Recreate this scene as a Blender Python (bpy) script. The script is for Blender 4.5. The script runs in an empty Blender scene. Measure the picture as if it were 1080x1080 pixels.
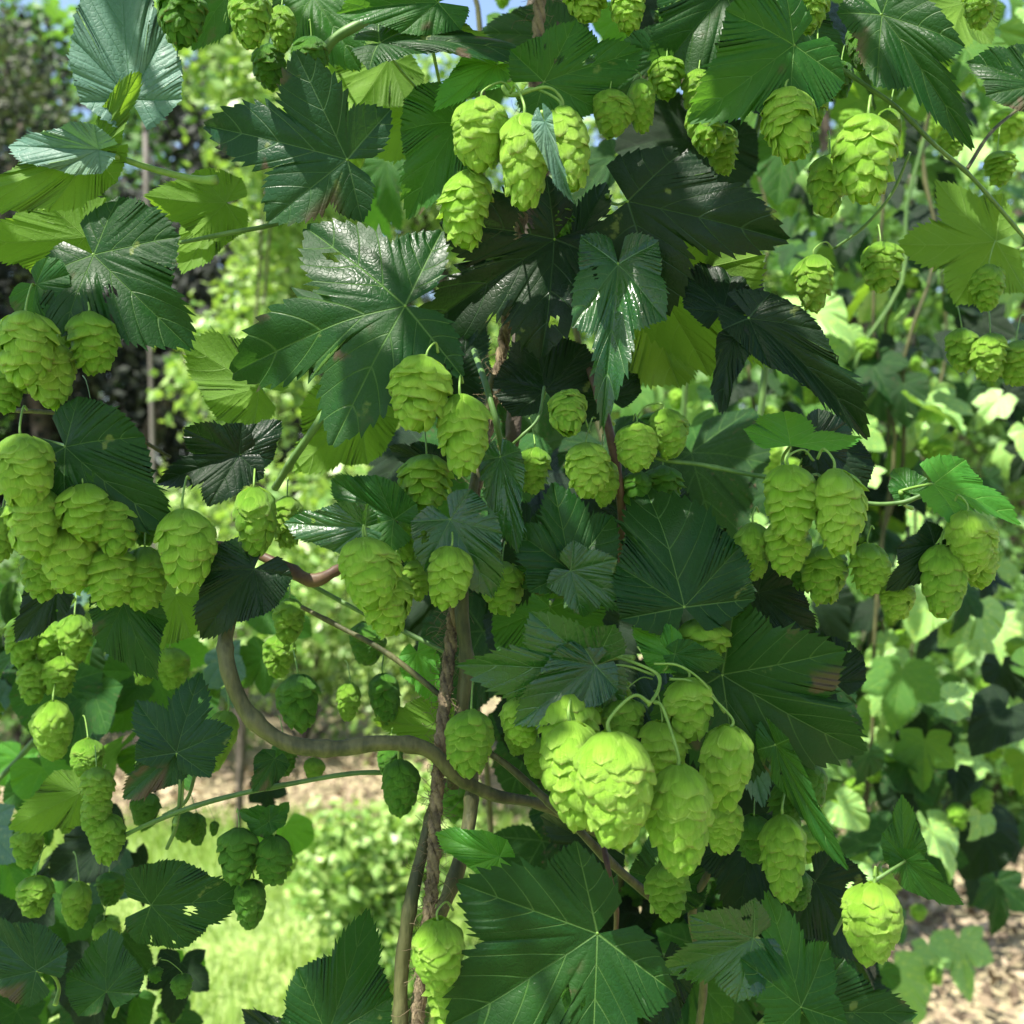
import bpy, math, random
import numpy as np
from mathutils import Vector, Matrix
random.seed(7)
SC = bpy.context.scene
COL = SC.collection
R = math.radians

# ------------------------------------------------------------------ camera
FOV = R(50)
CZ = 1.45
FPX = 540/math.tan(FOV/2)
cam = bpy.data.cameras.new('camera'); camo = bpy.data.objects.new('camera', cam); COL.objects.link(camo)
camo.location = (0, 0, CZ); camo.rotation_euler = (R(90), 0, 0)
cam.sensor_width = 36; cam.angle = FOV; cam.clip_start = .02; cam.clip_end = 400
cam.dof.use_dof = True; cam.dof.focus_distance = .60; cam.dof.aperture_fstop = 38.6/3.9
SC.camera = camo

def P(px, py, d):
    """a place in the garden: d metres ahead of the viewer"""
    return Vector(((px-540)*d/FPX, d, CZ-(py-540)*d/FPX))

# ------------------------------------------------------------------ materials
def newmat(name):
    m = bpy.data.materials.new(name); m.use_nodes = True
    nt = m.node_tree; nt.nodes.clear()
    return m, nt
def N(nt, typ, **kw):
    n = nt.nodes.new(typ)
    for k, v in kw.items():
        if k.startswith('i_'):
            key = k[2:]
            key = int(key) if key.isdigit() else key.replace('_', ' ')
            n.inputs[key].default_value = v
        else: setattr(n, k, v)
    return n
def L(nt, a, b): nt.links.new(a, b)
def M_(nt, op, a, b=None, c=None, clamp=False):
    n = nt.nodes.new('ShaderNodeMath'); n.operation = op; n.use_clamp = clamp
    for i, v in enumerate((a, b, c)):
        if v is None: continue
        if isinstance(v, (int, float)): n.inputs[i].default_value = v
        else: L(nt, v, n.inputs[i])
    return n.outputs[0]
def mixc(nt, f, a, b):
    n = nt.nodes.new('ShaderNodeMix'); n.data_type = 'RGBA'
    for i, v in ((0, f), (6, a), (7, b)):
        if isinstance(v, (int, float)): n.inputs[i].default_value = v
        elif isinstance(v, tuple): n.inputs[i].default_value = (*v, 1)
        else: L(nt, v, n.inputs[i])
    return n.outputs[2]
def mapr(nt, v, a, b, c=0., d=1., smooth=True):
    n = nt.nodes.new('ShaderNodeMapRange'); n.interpolation_type = 'SMOOTHSTEP' if smooth else 'LINEAR'
    L(nt, v, n.inputs[0])
    for i, x in enumerate((a, b, c, d)): n.inputs[i+1].default_value = x
    return n.outputs[0]

def leaf_material(name, top, top2, under, vein, trans, rough=.42, transl=.3, worn=0., veinw=1., spec=.17, detail=True):
    m, nt = newmat(name)
    uv = N(nt, 'ShaderNodeUVMap', uv_map='UVMap')
    sep = N(nt, 'ShaderNodeSeparateXYZ'); L(nt, uv.outputs[0], sep.inputs[0])
    U, V = sep.outputs[0], sep.outputs[1]
    oi = N(nt, 'ShaderNodeObjectInfo')
    tc = N(nt, 'ShaderNodeTexCoord')
    geo = N(nt, 'ShaderNodeNewGeometry')
    # secondary veins: lines at whole U, main veins: V near zero
    fr = M_(nt, 'PINGPONG', U, .5)
    w2 = M_(nt, 'MULTIPLY_ADD', V, -.05, .05*veinw)
    sv = M_(nt, 'SUBTRACT', 1., M_(nt, 'DIVIDE', fr, M_(nt, 'MAXIMUM', w2, .018)), clamp=True)
    sv = M_(nt, 'MULTIPLY', sv, M_(nt, 'GREATER_THAN', U, .5))
    w1 = M_(nt, 'MULTIPLY_ADD', U, -.0016, .013*veinw)
    mv = M_(nt, 'SUBTRACT', 1., M_(nt, 'DIVIDE', V, w1), clamp=True)
    mv = M_(nt, 'POWER', mv, .6)
    vm = M_(nt, 'MAXIMUM', M_(nt, 'MULTIPLY', sv, .75), mv)
    n1 = N(nt, 'ShaderNodeTexNoise'); n1.inputs['Scale'].default_value = 22; n1.inputs['Detail'].default_value = 4
    L(nt, tc.outputs['Object'], n1.inputs['Vector'])
    n2 = N(nt, 'ShaderNodeTexNoise'); n2.inputs['Scale'].default_value = 420; n2.inputs['Detail'].default_value = 2
    L(nt, tc.outputs['Object'], n2.inputs['Vector'])
    f = M_(nt, 'ADD', M_(nt, 'MULTIPLY', oi.outputs['Random'], .6), M_(nt, 'MULTIPLY', n1.outputs[0], .5), clamp=True)
    c = mixc(nt, f, top, top2)
    c = mixc(nt, M_(nt, 'MULTIPLY', mapr(nt, n2.outputs[0], .45, .7), .25), c, tuple(x*1.5 for x in top2))
    bk = geo.outputs['Backfacing']
    c = mixc(nt, bk, c, under)
    c = mixc(nt, M_(nt, 'MULTIPLY', vm, M_(nt, 'MULTIPLY_ADD', bk, .10, .72)), c, vein)
    # speckles and brown wear
    n3 = N(nt, 'ShaderNodeTexNoise'); n3.inputs['Scale'].default_value = 60; n3.inputs['Detail'].default_value = 5
    L(nt, tc.outputs['Object'], n3.inputs['Vector'])
    c = mixc(nt, M_(nt, 'MULTIPLY', mapr(nt, n3.outputs[0], .68, .73), .5), c, (.16, .20, .05))
    n7 = N(nt, 'ShaderNodeTexNoise'); n7.inputs['Scale'].default_value = 13; n7.inputs['Detail'].default_value = 3; L(nt, tc.outputs['Object'], n7.inputs['Vector'])
    c = mixc(nt, M_(nt, 'MULTIPLY', mapr(nt, n7.outputs[0], .52, .72), .5), c, tuple(q*w_ for q, w_ in zip(top2, (2.6, 1.7, 1.1))))
    if worn > 0:
        n4 = N(nt, 'ShaderNodeTexNoise'); n4.inputs['Scale'].default_value = 26; n4.inputs['Detail'].default_value = 6
        L(nt, tc.outputs['Object'], n4.inputs['Vector'])
        edge = M_(nt, 'MULTIPLY', mapr(nt, V, .10, .34), mapr(nt, n4.outputs[0], .62-worn*.18, .66-worn*.16))
        c = mixc(nt, edge, c, (.065, .042, .028))
    # bump
    puff = M_(nt, 'MULTIPLY', M_(nt, 'SINE', M_(nt, 'MULTIPLY', fr, math.pi)), M_(nt, 'MULTIPLY', M_(nt, 'MULTIPLY', V, 7., clamp=True), .17))
    vor = N(nt, 'ShaderNodeTexVoronoi'); vor.feature = 'DISTANCE_TO_EDGE'; vor.inputs['Scale'].default_value = 1
    vor.inputs['Scale'].default_value = 330; L(nt, tc.outputs['Object'], vor.inputs['Vector'])
    ret = mapr(nt, vor.outputs['Distance'], 0, .18)
    h = M_(nt, 'ADD', puff, M_(nt, 'MULTIPLY', ret, .11))
    h = M_(nt, 'ADD', h, M_(nt, 'MULTIPLY', n2.outputs[0], .22))
    h = M_(nt, 'SUBTRACT', h, M_(nt, 'MULTIPLY', vm, .55))
    b = N(nt, 'ShaderNodeBump'); b.inputs['Strength'].default_value = .65 if detail else .3; b.inputs['Distance'].default_value = .0011
    L(nt, h, b.inputs['Height'])
    pb = N(nt, 'ShaderNodeBsdfPrincipled'); L(nt, c, pb.inputs['Base Color']); L(nt, b.outputs[0], pb.inputs['Normal'])
    n5 = N(nt, 'ShaderNodeTexNoise'); n5.inputs['Scale'].default_value = 40; L(nt, tc.outputs['Object'], n5.inputs['Vector'])
    ro = M_(nt, 'MULTIPLY_ADD', mapr(nt, n5.outputs[0], .35, .62), .26, rough-.16)
    ro = M_(nt, 'MULTIPLY_ADD', bk, .25, ro)
    L(nt, ro, pb.inputs['Roughness']); pb.inputs['Specular IOR Level'].default_value = spec
    tr = N(nt, 'ShaderNodeBsdfTranslucent'); L(nt, b.outputs[0], tr.inputs['Normal'])
    L(nt, mixc(nt, M_(nt, 'MULTIPLY', vm, .5), trans, tuple(x*.8 for x in trans)), tr.inputs[0])
    ms = N(nt, 'ShaderNodeMixShader'); ms.inputs[0].default_value = transl
    L(nt, pb.outputs[0], ms.inputs[1]); L(nt, tr.outputs[0], ms.inputs[2])
    o = N(nt, 'ShaderNodeOutputMaterial'); L(nt, ms.outputs[0], o.inputs[0])
    return m

LM = {
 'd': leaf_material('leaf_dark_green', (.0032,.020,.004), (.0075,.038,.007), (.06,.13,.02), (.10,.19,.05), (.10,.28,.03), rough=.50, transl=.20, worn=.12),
 'm': leaf_material('leaf_mid_green', (.007,.042,.006), (.015,.070,.011), (.08,.18,.035), (.14,.27,.07), (.16,.40,.03), rough=.50, transl=.28, worn=.1),
 'f': leaf_material('leaf_fresh_green', (.022,.115,.014), (.045,.18,.025), (.12,.26,.04), (.18,.34,.08), (.26,.58,.03), rough=.45, transl=.40),
 'b': leaf_material('leaf_glaucous_green', (.045,.110,.080), (.075,.155,.115), (.10,.20,.06), (.05,.15,.08), (.12,.30,.05), rough=.62, transl=.15, spec=.3),
 'k': leaf_material('leaf_shaded_blackish_green', (.002,.009,.003), (.0045,.017,.005), (.03,.07,.015), (.04,.08,.035), (.06,.16,.02), rough=.48, transl=.12),  # shade between the leaves put into a near-black green
 'g': leaf_material('leaf_glossy_green', (.006,.036,.007), (.013,.062,.011), (.08,.17,.04), (.12,.24,.08), (.14,.36,.03), rough=.33, transl=.22, spec=.5),
 'w': leaf_material('leaf_worn_green', (.0045,.025,.010), (.010,.042,.015), (.07,.13,.03), (.09,.17,.07), (.08,.22,.03), rough=.46, transl=.15, worn=.35),
 'u': leaf_material('leaf_backlit_green', (.04,.12,.025), (.06,.16,.03), (.075,.15,.022), (.20,.32,.08), (.24,.44,.025), rough=.5, transl=.42),
 's': leaf_material('leaf_sunlit_pale_green', (.13,.28,.06), (.24,.42,.12), (.14,.28,.06), (.2,.36,.14), (.34,.60,.06), rough=.38, transl=.22, detail=False, spec=.45),  # sunlight on the background leaves put into a paler green
}

def cone_material(name, c1, c2, tip, trans, transl=.35):
    m, nt = newmat(name)
    uv = N(nt, 'ShaderNodeUVMap', uv_map='UVMap')
    sep = N(nt, 'ShaderNodeSeparateXYZ'); L(nt, uv.outputs[0], sep.inputs[0])
    U, V = sep.outputs[0], sep.outputs[1]
    oi = N(nt, 'ShaderNodeObjectInfo'); tc = N(nt, 'ShaderNodeTexCoord')
    at = N(nt, 'ShaderNodeAttribute'); at.attribute_name = 'tint'
    n1 = N(nt, 'ShaderNodeTexNoise'); n1.inputs['Scale'].default_value = 120; L(nt, tc.outputs['Object'], n1.inputs[0])
    f = M_(nt, 'MULTIPLY_ADD', at.outputs['Fac'], .55, M_(nt, 'MULTIPLY', oi.outputs['Random'], .45), clamp=True)
    c = mixc(nt, f, c1, c2)
    c = mixc(nt, M_(nt, 'MULTIPLY', mapr(nt, V, .55, 1.), .45), c, tip)
    nn = N(nt, 'ShaderNodeTexNoise'); nn.inputs['Scale'].default_value = 1; nn.inputs['Detail'].default_value = 2
    cb = N(nt, 'ShaderNodeCombineXYZ'); L(nt, M_(nt, 'MULTIPLY', U, 11.), cb.inputs[0]); L(nt, M_(nt, 'MULTIPLY', V, 1.3), cb.inputs[1]); L(nt, M_(nt, 'MULTIPLY', at.outputs['Fac'], 60.), cb.inputs[2]); L(nt, cb.outputs[0], nn.inputs[0])
    st = nn.outputs[0]
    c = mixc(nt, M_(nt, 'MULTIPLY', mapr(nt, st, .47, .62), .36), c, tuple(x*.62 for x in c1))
    c = mixc(nt, M_(nt, 'MULTIPLY', mapr(nt, n1.outputs[0], .6, .75), .3), c, (.42, .46, .08))
    rim = M_(nt, 'MAXIMUM', mapr(nt, M_(nt, 'ABSOLUTE', U), .86, .98), mapr(nt, V, .90, .98))
    c = mixc(nt, M_(nt, 'MULTIPLY', rim, .6), c, tuple(x*1.25 for x in tip))
    c = mixc(nt, M_(nt, 'MULTIPLY', mapr(nt, V, .60, .15), .55), c, tuple(x*.5 for x in c1))  # bract bases: painted crease shade over their greener pigment
    n6 = N(nt, 'ShaderNodeTexNoise'); n6.inputs['Scale'].default_value = 55; L(nt, tc.outputs['Object'], n6.inputs[0])
    br = M_(nt, 'MULTIPLY', mapr(nt, V, .86, .97), mapr(nt, M_(nt, 'ADD', at.outputs['Fac'], n6.outputs[0]), 1.18, 1.3))
    c = mixc(nt, M_(nt, 'MULTIPLY', br, .7), c, (.22, .14, .05))
    n2 = N(nt, 'ShaderNodeTexNoise'); n2.inputs['Scale'].default_value = 700; L(nt, tc.outputs['Object'], n2.inputs[0])
    h = M_(nt, 'ADD', M_(nt, 'MULTIPLY', st, 1.4), M_(nt, 'MULTIPLY', n2.outputs[0], .5))
    h = M_(nt, 'ADD', h, M_(nt, 'MULTIPLY', n1.outputs[0], 2.0))
    b = N(nt, 'ShaderNodeBump'); b.inputs['Strength'].default_value = .8; b.inputs['Distance'].default_value = .0012; L(nt, h, b.inputs['Height'])
    pb = N(nt, 'ShaderNodeBsdfPrincipled'); L(nt, c, pb.inputs['Base Color']); L(nt, b.outputs[0], pb.inputs['Normal'])
    pb.inputs['Roughness'].default_value = .42; pb.inputs['Specular IOR Level'].default_value = .35
    tr = N(nt, 'ShaderNodeBsdfTranslucent'); tr.inputs[0].default_value = (*trans, 1); L(nt, b.outputs[0], tr.inputs['Normal'])
    ms = N(nt, 'ShaderNodeMixShader'); ms.inputs[0].default_value = transl
    L(nt, pb.outputs[0], ms.inputs[1]); L(nt, tr.outputs[0], ms.inputs[2])
    o = N(nt, 'ShaderNodeOutputMaterial'); L(nt, ms.outputs[0], o.inputs[0])
    return m
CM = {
 'h': cone_material('cone_lit_green', (.28,.58,.045), (.44,.72,.085), (.62,.80,.20), (.50,.86,.06)),  # stronger light on the front cones put into the colour
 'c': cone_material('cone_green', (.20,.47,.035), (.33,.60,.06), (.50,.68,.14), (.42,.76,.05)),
 'd': cone_material('cone_deep_green', (.07,.25,.022), (.14,.37,.035), (.17,.34,.05), (.18,.44,.03)),  # deeper green: shade on the dim cones put into the colour
}
def simple_mat(name, c1, c2, scale=40, rough=.7, bump=.4, dist=.002, stretch=(1,1,1), detail=6, spec=.3, contrast=(.35,.65)):
    m, nt = newmat(name)
    tc = N(nt, 'ShaderNodeTexCoord'); mp = N(nt, 'ShaderNodeMapping'); mp.inputs['Scale'].default_value = stretch
    L(nt, tc.outputs['Object'], mp.inputs[0])
    n = N(nt, 'ShaderNodeTexNoise'); n.inputs['Scale'].default_value = scale; n.inputs['Detail'].default_value = detail; L(nt, mp.outputs[0], n.inputs[0])
    n2 = N(nt, 'ShaderNodeTexNoise'); n2.inputs['Scale'].default_value = scale*6; n2.inputs['Detail'].default_value = 4; L(nt, mp.outputs[0], n2.inputs[0])
    f = M_(nt, 'ADD', M_(nt, 'MULTIPLY', n.outputs[0], .7), M_(nt, 'MULTIPLY', n2.outputs[0], .3))
    c = mixc(nt, mapr(nt, f, *contrast), c1, c2)
    b = N(nt, 'ShaderNodeBump'); b.inputs['Strength'].default_value = bump; b.inputs['Distance'].default_value = dist; L(nt, f, b.inputs['Height'])
    pb = N(nt, 'ShaderNodeBsdfPrincipled'); L(nt, c, pb.inputs['Base Color']); L(nt, b.outputs[0], pb.inputs['Normal'])
    pb.inputs['Roughness'].default_value = rough; pb.inputs['Specular IOR Level'].default_value = spec
    o = N(nt, 'ShaderNodeOutputMaterial'); L(nt, pb.outputs[0], o.inputs[0])
    return m
SM = {
 'stalk': simple_mat('stalk_green', (.11,.21,.035), (.18,.30,.06), 90, .5, .3, .0006),
 'bine': simple_mat('bine_olive_brown', (.028,.034,.012), (.095,.095,.038), 70, .6, 1., .0022, (1,1,.3)),
 'green': simple_mat('bine_green', (.045,.10,.022), (.09,.17,.04), 45, .5, .4, .0008, (1,1,.3)),
 'red': simple_mat('bine_red_brown', (.045,.022,.016), (.09,.055,.028), 60, .55, .5, .001),
 'rope': simple_mat('coir_fibre', (.055,.042,.026), (.22,.17,.10), 160, .9, 1., .0015, contrast=(.3,.7)),
 'bark': simple_mat('bark', (.035,.028,.022), (.11,.09,.07), 12, .9, 1., .02),
 'soil': simple_mat('dry_soil', (.20,.13,.085), (.42,.31,.22), 5, .95, 1., .02),
 'lawn': simple_mat('lawn_green', (.11,.19,.04), (.24,.34,.08), 2.2, .9, 1., .03),
 'grey': simple_mat('weathered_grey_wood', (.07,.06,.05), (.15,.135,.12), 10, .8, .6, .01, (1,1,.2)),
 'bud': simple_mat('dry_bud_brown', (.09,.05,.03), (.2,.12,.06), 200, .8, .6, .001),
}
def foliage_mat(name, a, b, t, transl=.35, rough=.5):
    m, nt = newmat(name)
    tc = N(nt, 'ShaderNodeTexCoord'); at = N(nt, 'ShaderNodeAttribute'); at.attribute_name = 'tint'
    c = mixc(nt, at.outputs['Fac'], a, b)
    pb = N(nt, 'ShaderNodeBsdfPrincipled'); L(nt, c, pb.inputs['Base Color']); pb.inputs['Roughness'].default_value = rough
    tr = N(nt, 'ShaderNodeBsdfTranslucent'); tr.inputs[0].default_value = (*t, 1)
    ms = N(nt, 'ShaderNodeMixShader'); ms.inputs[0].default_value = transl
    L(nt, pb.outputs[0], ms.inputs[1]); L(nt, tr.outputs[0], ms.inputs[2])
    o = N(nt, 'ShaderNodeOutputMaterial'); L(nt, ms.outputs[0], o.inputs[0])
    return m
FM = {
 'bright': foliage_mat('shrub_leaf_bright', (.10,.22,.035), (.34,.46,.14), (.36,.58,.06), .3, .4),
 'mid': foliage_mat('shrub_leaf_mid', (.04,.11,.02), (.11,.22,.045), (.2,.42,.04)),
 'dark': foliage_mat('conifer_dark', (.003,.007,.003), (.014,.022,.009), (.02,.03,.01), .15, .7),
 'olive': foliage_mat('tree_olive', (.015,.025,.008), (.09,.11,.04), (.08,.12,.03), .25, .6),
 'grass': foliage_mat('grass_blade', (.13,.24,.04), (.30,.42,.10), (.35,.5,.06), .35, .5),
 'litter': foliage_mat('dry_litter', (.08,.055,.03), (.38,.30,.19), (.2,.12,.06), .05, .8),
}

# ------------------------------------------------------------------ mesh helpers
def mk_mesh(name, verts, faces, uvs=None, tint=None, smooth=True):
    """faces: int array (n,4) or list"""
    me = bpy.data.meshes.new(name)
    verts = np.asarray(verts, dtype=np.float32); F = np.asarray(faces, dtype=np.int32)
    k = F.shape[1]
    me.vertices.add(len(verts)); me.vertices.foreach_set('co', verts.ravel())
    me.loops.add(F.size); me.loops.foreach_set('vertex_index', F.ravel())
    me.polygons.add(len(F)); me.polygons.foreach_set('loop_start', np.arange(0, F.size, k, dtype=np.int32))
    me.polygons.foreach_set('loop_total', np.full(len(F), k, dtype=np.int32))
    me.polygons.foreach_set('use_smooth', np.full(len(F), smooth, dtype=bool))
    if uvs is not None:
        l = me.uv_layers.new(name='UVMap'); l.data.foreach_set('uv', np.asarray(uvs, dtype=np.float32).ravel())
    if tint is not None:
        a = me.attributes.new('tint', 'FLOAT', 'POINT'); a.data.foreach_set('value', np.asarray(tint, dtype=np.float32))
    me.update(calc_edges=True); me.validate()
    return me
def link(name, me, mat, parent=None):
    o = bpy.data.objects.new(name, me); COL.objects.link(o)
    if me is not None and mat is not None and not me.materials: me.materials.append(mat)
    if parent is not None: o.parent = parent
    return o
def thing(name, label, cat, loc=(0,0,0), group=None):
    o = bpy.data.objects.new(name, None); COL.objects.link(o); o.location = loc
    o.empty_display_size = .01
    o['label'] = label; o['category'] = cat
    if group: o['group'] = group
    return o

def catmull(pts, n):
    p = [Vector(q) for q in pts]; p = [p[0]*2-p[1]] + p + [p[-1]*2-p[-2]]
    out = []
    for i in range(1, len(p)-2):
        for k in range(n):
            t = k/n
            out.append(.5*((2*p[i])+(p[i+1]-p[i-1])*t+(2*p[i-1]-5*p[i]+4*p[i+1]-p[i+2])*t*t+(-p[i-1]+3*p[i]-3*p[i+1]+p[i+2])*t**3))
    out.append(p[-2]); return out
def tube(pts, radii, sides=10, n=8, rough=0., seed=0, twist=0.):
    rng = np.random.RandomState(seed)
    c = np.array([tuple(v) for v in (catmull(pts, n) if n > 1 else pts)])
    m = len(c)
    rr = np.interp(np.linspace(0, 1, m), np.linspace(0, 1, len(radii)), radii)
    if rough and n > 1:
        q_ = np.linspace(0, 1, m)*len(pts)*.55+seed; rr = rr*(1+.22*np.exp(-((q_ % 1.-.5)/.06)**2)+.05*np.sin(q_*9))
    tg = np.gradient(c, axis=0); tg /= np.linalg.norm(tg, axis=1)[:, None]+1e-9
    ref = np.array([.31, .87, .38]); V = []
    a = np.cross(tg[0], ref); a /= np.linalg.norm(a)
    ang = np.linspace(0, 2*np.pi, sides, endpoint=False)
    rid = 1+.07*np.sin(ang*5)
    for i in range(m):
        a = a-tg[i]*np.dot(a, tg[i]); a /= np.linalg.norm(a); b = np.cross(tg[i], a)
        rf = rid*(1+rough*(rng.rand(sides)-.5)) if rough else rid
        an = ang+twist*i
        V.append(c[i]+(np.outer(np.cos(an), a)+np.outer(np.sin(an), b))*(rr[i]*rf)[:, None])
    V = [c[0]+(V[0]-c[0])*.03]+V+[c[-1]+(V[-1]-c[-1])*.03]; m += 2
    V = np.concatenate(V)
    i = np.arange(m-1)[:, None]; j = np.arange(sides)[None]; j2 = (j+1) % sides
    F = np.stack([i*sides+j, i*sides+j2, (i+1)*sides+j2, (i+1)*sides+j], -1).reshape(-1, 4)
    return V, F
def joinvf(parts):
    Vs, Fs, k = [], [], 0
    for V, F in parts: Vs.append(V); Fs.append(F+k); k += len(V)
    return np.vstack(Vs), np.vstack(Fs)

# ------------------------------------------------------------------ leaf
LOBES = {
 'pal':  ([(-116,.46),(-52,.76),(0,1.),(52,.76),(116,.46)], [(-160,.17),(-84,.36),(-24,.46),(24,.46),(84,.36),(160,.17)]),   # five-lobed
 'tri':  ([(-112,.46),(-46,.72),(0,1.),(46,.72),(112,.46)], [(-162,.22),(-80,.42),(-22,.57),(22,.57),(80,.42),(162,.22)]),    # shallow
 'heart':([(-114,.50),(-50,.66),(0,1.),(50,.66),(114,.50)], [(-160,.30),(-80,.55),(-23,.73),(23,.73),(80,.55),(160,.30)]),   # unlobed heart
 'ovate':([(-95,.36),(-42,.52),(0,1.),(42,.52),(95,.36)], [(-160,.22),(-68,.42),(-21,.68),(21,.68),(68,.42),(160,.22)]),
 'two':  ([(-60,.85),(0,1.),(62,.55)], [(-120,.34),(-28,.45),(28,.58),(130,.34)]),
}
NV = 4
def leaf_arrays(kind, seed, fold=.12, droop=.25, side=.15, wave=.05, res=4, tres=9, holes=0., pleat=.006, asym=.08):
    rng = np.random.RandomState(seed)
    lob, sin = LOBES[kind]
    lob = [(a+rng.uniform(-5, 5), l*(1+rng.uniform(-asym, asym)) if a else l) for a, l in lob]
    sin = [(a+rng.uniform(-4, 4), l*(1+rng.uniform(-.1, .1))) for a, l in sin]
    pol = lambda a, l: np.array([math.cos(R(a))*l, math.sin(R(a))*l])
    nu = NV*res*2+1 if res > 1 else NV+1
    u = np.linspace(0, 1, nu); t = np.linspace(0, 1, tres)
    vs, us, fs = [], [], []; base = 0
    for k, (a, l) in enumerate(lob):
        T = pol(a, l); ax = T/np.linalg.norm(T)
        for sgn, S in ((-1, pol(*sin[k])), (1, pol(*sin[k+1]))):
            nrm = np.array([-ax[1], ax[0]])*sgn
            C = .46*S+.54*T+nrm*l*(.20 if kind in('pal','two') else .13)
            if kind == 'ovate': C = .5*(S+T)+nrm*l*.10
            Pu = ((1-u)**2)[:, None]*S+(2*u*(1-u))[:, None]*C+(u**2)[:, None]*T
            tg = np.gradient(Pu, axis=0); tg /= np.linalg.norm(tg, axis=1)[:, None]+1e-9
            on = np.stack([-tg[:, 1], tg[:, 0]], 1)*sgn
            if res > 1:
                x = (u*NV*2) % 1.; x[-1] = 0
                big = ((u*NV) % 1.)
                prof = np.clip(1-np.abs(x-.78)/np.where(x > .78, .24, .80), 0, 1)
                amp = .062*l*np.clip(u*NV*1.5, 0, 1)*(1-.55*u)*(.75+.35*(big > .5))*(1+.3*np.sin(u*37+seed))
                Pu = Pu+on*(prof*amp)[:, None]+tg*(prof*amp*.75)[:, None]
            Mu = (u**1.12)[:, None]*T
            tt = t[None, :, None]
            g = Mu[:, None]+(Pu-Mu)[:, None]*tt
            bend = (np.sin(np.pi*u)*.05*l)[:, None, None]*(tt*(1-tt)*2)
            g = g+bend*ax*-1
            dist = np.linalg.norm(Pu-Mu, axis=1)[:, None]*t[None]
            pl = np.abs(np.sin(np.pi*u*NV))[:, None]*np.sin(np.pi*np.clip(t, 0, 1))[None]*pleat*(1. if a == 0 else .5)*np.minimum(dist*6, 1)
            groove = -.012*np.exp(-(dist/.03)**2)+.03*np.minimum(dist*3, .5)*0
            lobecup = -.16*dist**1.6*0 + .10*dist*np.sin(np.pi*np.clip(u, 0, 1))[:, None]*fold*3
            z = pl+groove+lobecup
            n_ = nu*tres
            vs.append(np.dstack([g, z[..., None]]).reshape(-1, 3))
            us.append(np.stack([np.repeat(u*NV, tres), dist.ravel()], 1))
            i = np.arange(nu-1)[:, None]; j = np.arange(tres-1)[None]
            q = np.stack([i*tres+j, (i+1)*tres+j, (i+1)*tres+j+1, i*tres+j+1], -1).reshape(-1, 4)+base
            if sgn < 0: q = q[:, ::-1]
            fs.append(q); base += n_
    V = np.vstack(vs); UV = np.vstack(us); F = np.vstack(fs)
    x, y = V[:, 0].copy(), V[:, 1].copy()
    r = np.hypot(x, y); th = np.arctan2(y, x)
    ph = rng.uniform(0, 6.28, 6)
    z = V[:, 2]
    z = z+fold*np.abs(y)*(1+.3*np.sin(ph[0]))-droop*np.where(x > 0, x, 0)**2-side*y*y*(1+.5*np.sin(ph[1]))
    z = z+wave*r*r*np.sin(3*th+ph[2])+wave*.6*r*np.sin(5*th+ph[3])*r+.02*np.sin(7*x+ph[4])*np.sin(6*y+ph[5])*np.minimum(r*2, 1)
    z = z+wave*.35*r**3*np.sin(13*th+ph[1])
    V[:, 2] = z
    if holes > 0:
        c = V[F].mean(1)
        h = np.zeros(len(c))
        for _ in range(int(holes)):
            a = rng.uniform(-1.9, 1.9); rr = rng.uniform(.25, .85)*(.7 if abs(a) > 1 else 1)
            hx, hy = rr*math.cos(a), rr*math.sin(a); s = rng.uniform(.012, .05)
            dd = np.hypot((c[:, 0]-hx)*rng.uniform(.6, 1.6), c[:, 1]-hy)*(1+.35*np.sin(9*np.arctan2(c[:, 1]-hy, c[:, 0]-hx)+rr*9))
            h = np.maximum(h, dd < s)
        F = F[h < .5]
    # weld the seams so that shading stays smooth
    key = np.round(V*4e4).astype(np.int64)
    _, idx, inv = np.unique(key, axis=0, return_index=True, return_inverse=True)
    inv = inv.ravel()
    loopuv = UV[F.ravel()]
    F2 = inv[F]; V2 = V[idx]
    # degenerate quads (tip, base): triangulate away doubled corners by dropping fully flat ones
    good = np.array([(len(set(q)) == 4) for q in F2.tolist()])
    lu = loopuv.reshape(-1, 4, 2)
    F3 = F2[good]; lu3 = lu[good]
    bad = F2[~good]; lub = lu[~good]
    tris = []; tuv = []
    for q, w in zip(bad.tolist(), lub):
        seen = []; ws = []
        for a_, b_ in zip(q, w):
            if a_ not in seen: seen.append(a_); ws.append(b_)
        if len(seen) == 3: tris.append(seen); tuv.append(ws)
    return V2, F3, lu3, tris, tuv
def leaf_mesh(name, mat, **kw):
    V, F, lu, tris, tuv = leaf_arrays(**kw)
    me = bpy.data.meshes.new(name)
    nq, ntr = len(F), len(tris)
    loops = np.concatenate([F.ravel(), np.array(tris, dtype=np.int64).ravel() if ntr else np.zeros(0, int)]).astype(np.int32)
    uvs = np.concatenate([lu.reshape(-1, 2), np.array(tuv).reshape(-1, 2) if ntr else np.zeros((0, 2))]).astype(np.float32)
    me.vertices.add(len(V)); me.vertices.foreach_set('co', V.astype(np.float32).ravel())
    me.loops.add(len(loops)); me.loops.foreach_set('vertex_index', loops)
    me.polygons.add(nq+ntr)
    me.polygons.foreach_set('loop_start', np.concatenate([np.arange(nq)*4, nq*4+np.arange(ntr)*3]).astype(np.int32))
    me.polygons.foreach_set('loop_total', np.concatenate([np.full(nq, 4), np.full(ntr, 3)]).astype(np.int32))
    me.polygons.foreach_set('use_smooth', np.ones(nq+ntr, dtype=bool))
    l = me.uv_layers.new(name='UVMap'); l.data.foreach_set('uv', uvs.ravel())
    me.update(calc_edges=True); me.validate()
    me.materials.append(mat)
    return me

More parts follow.
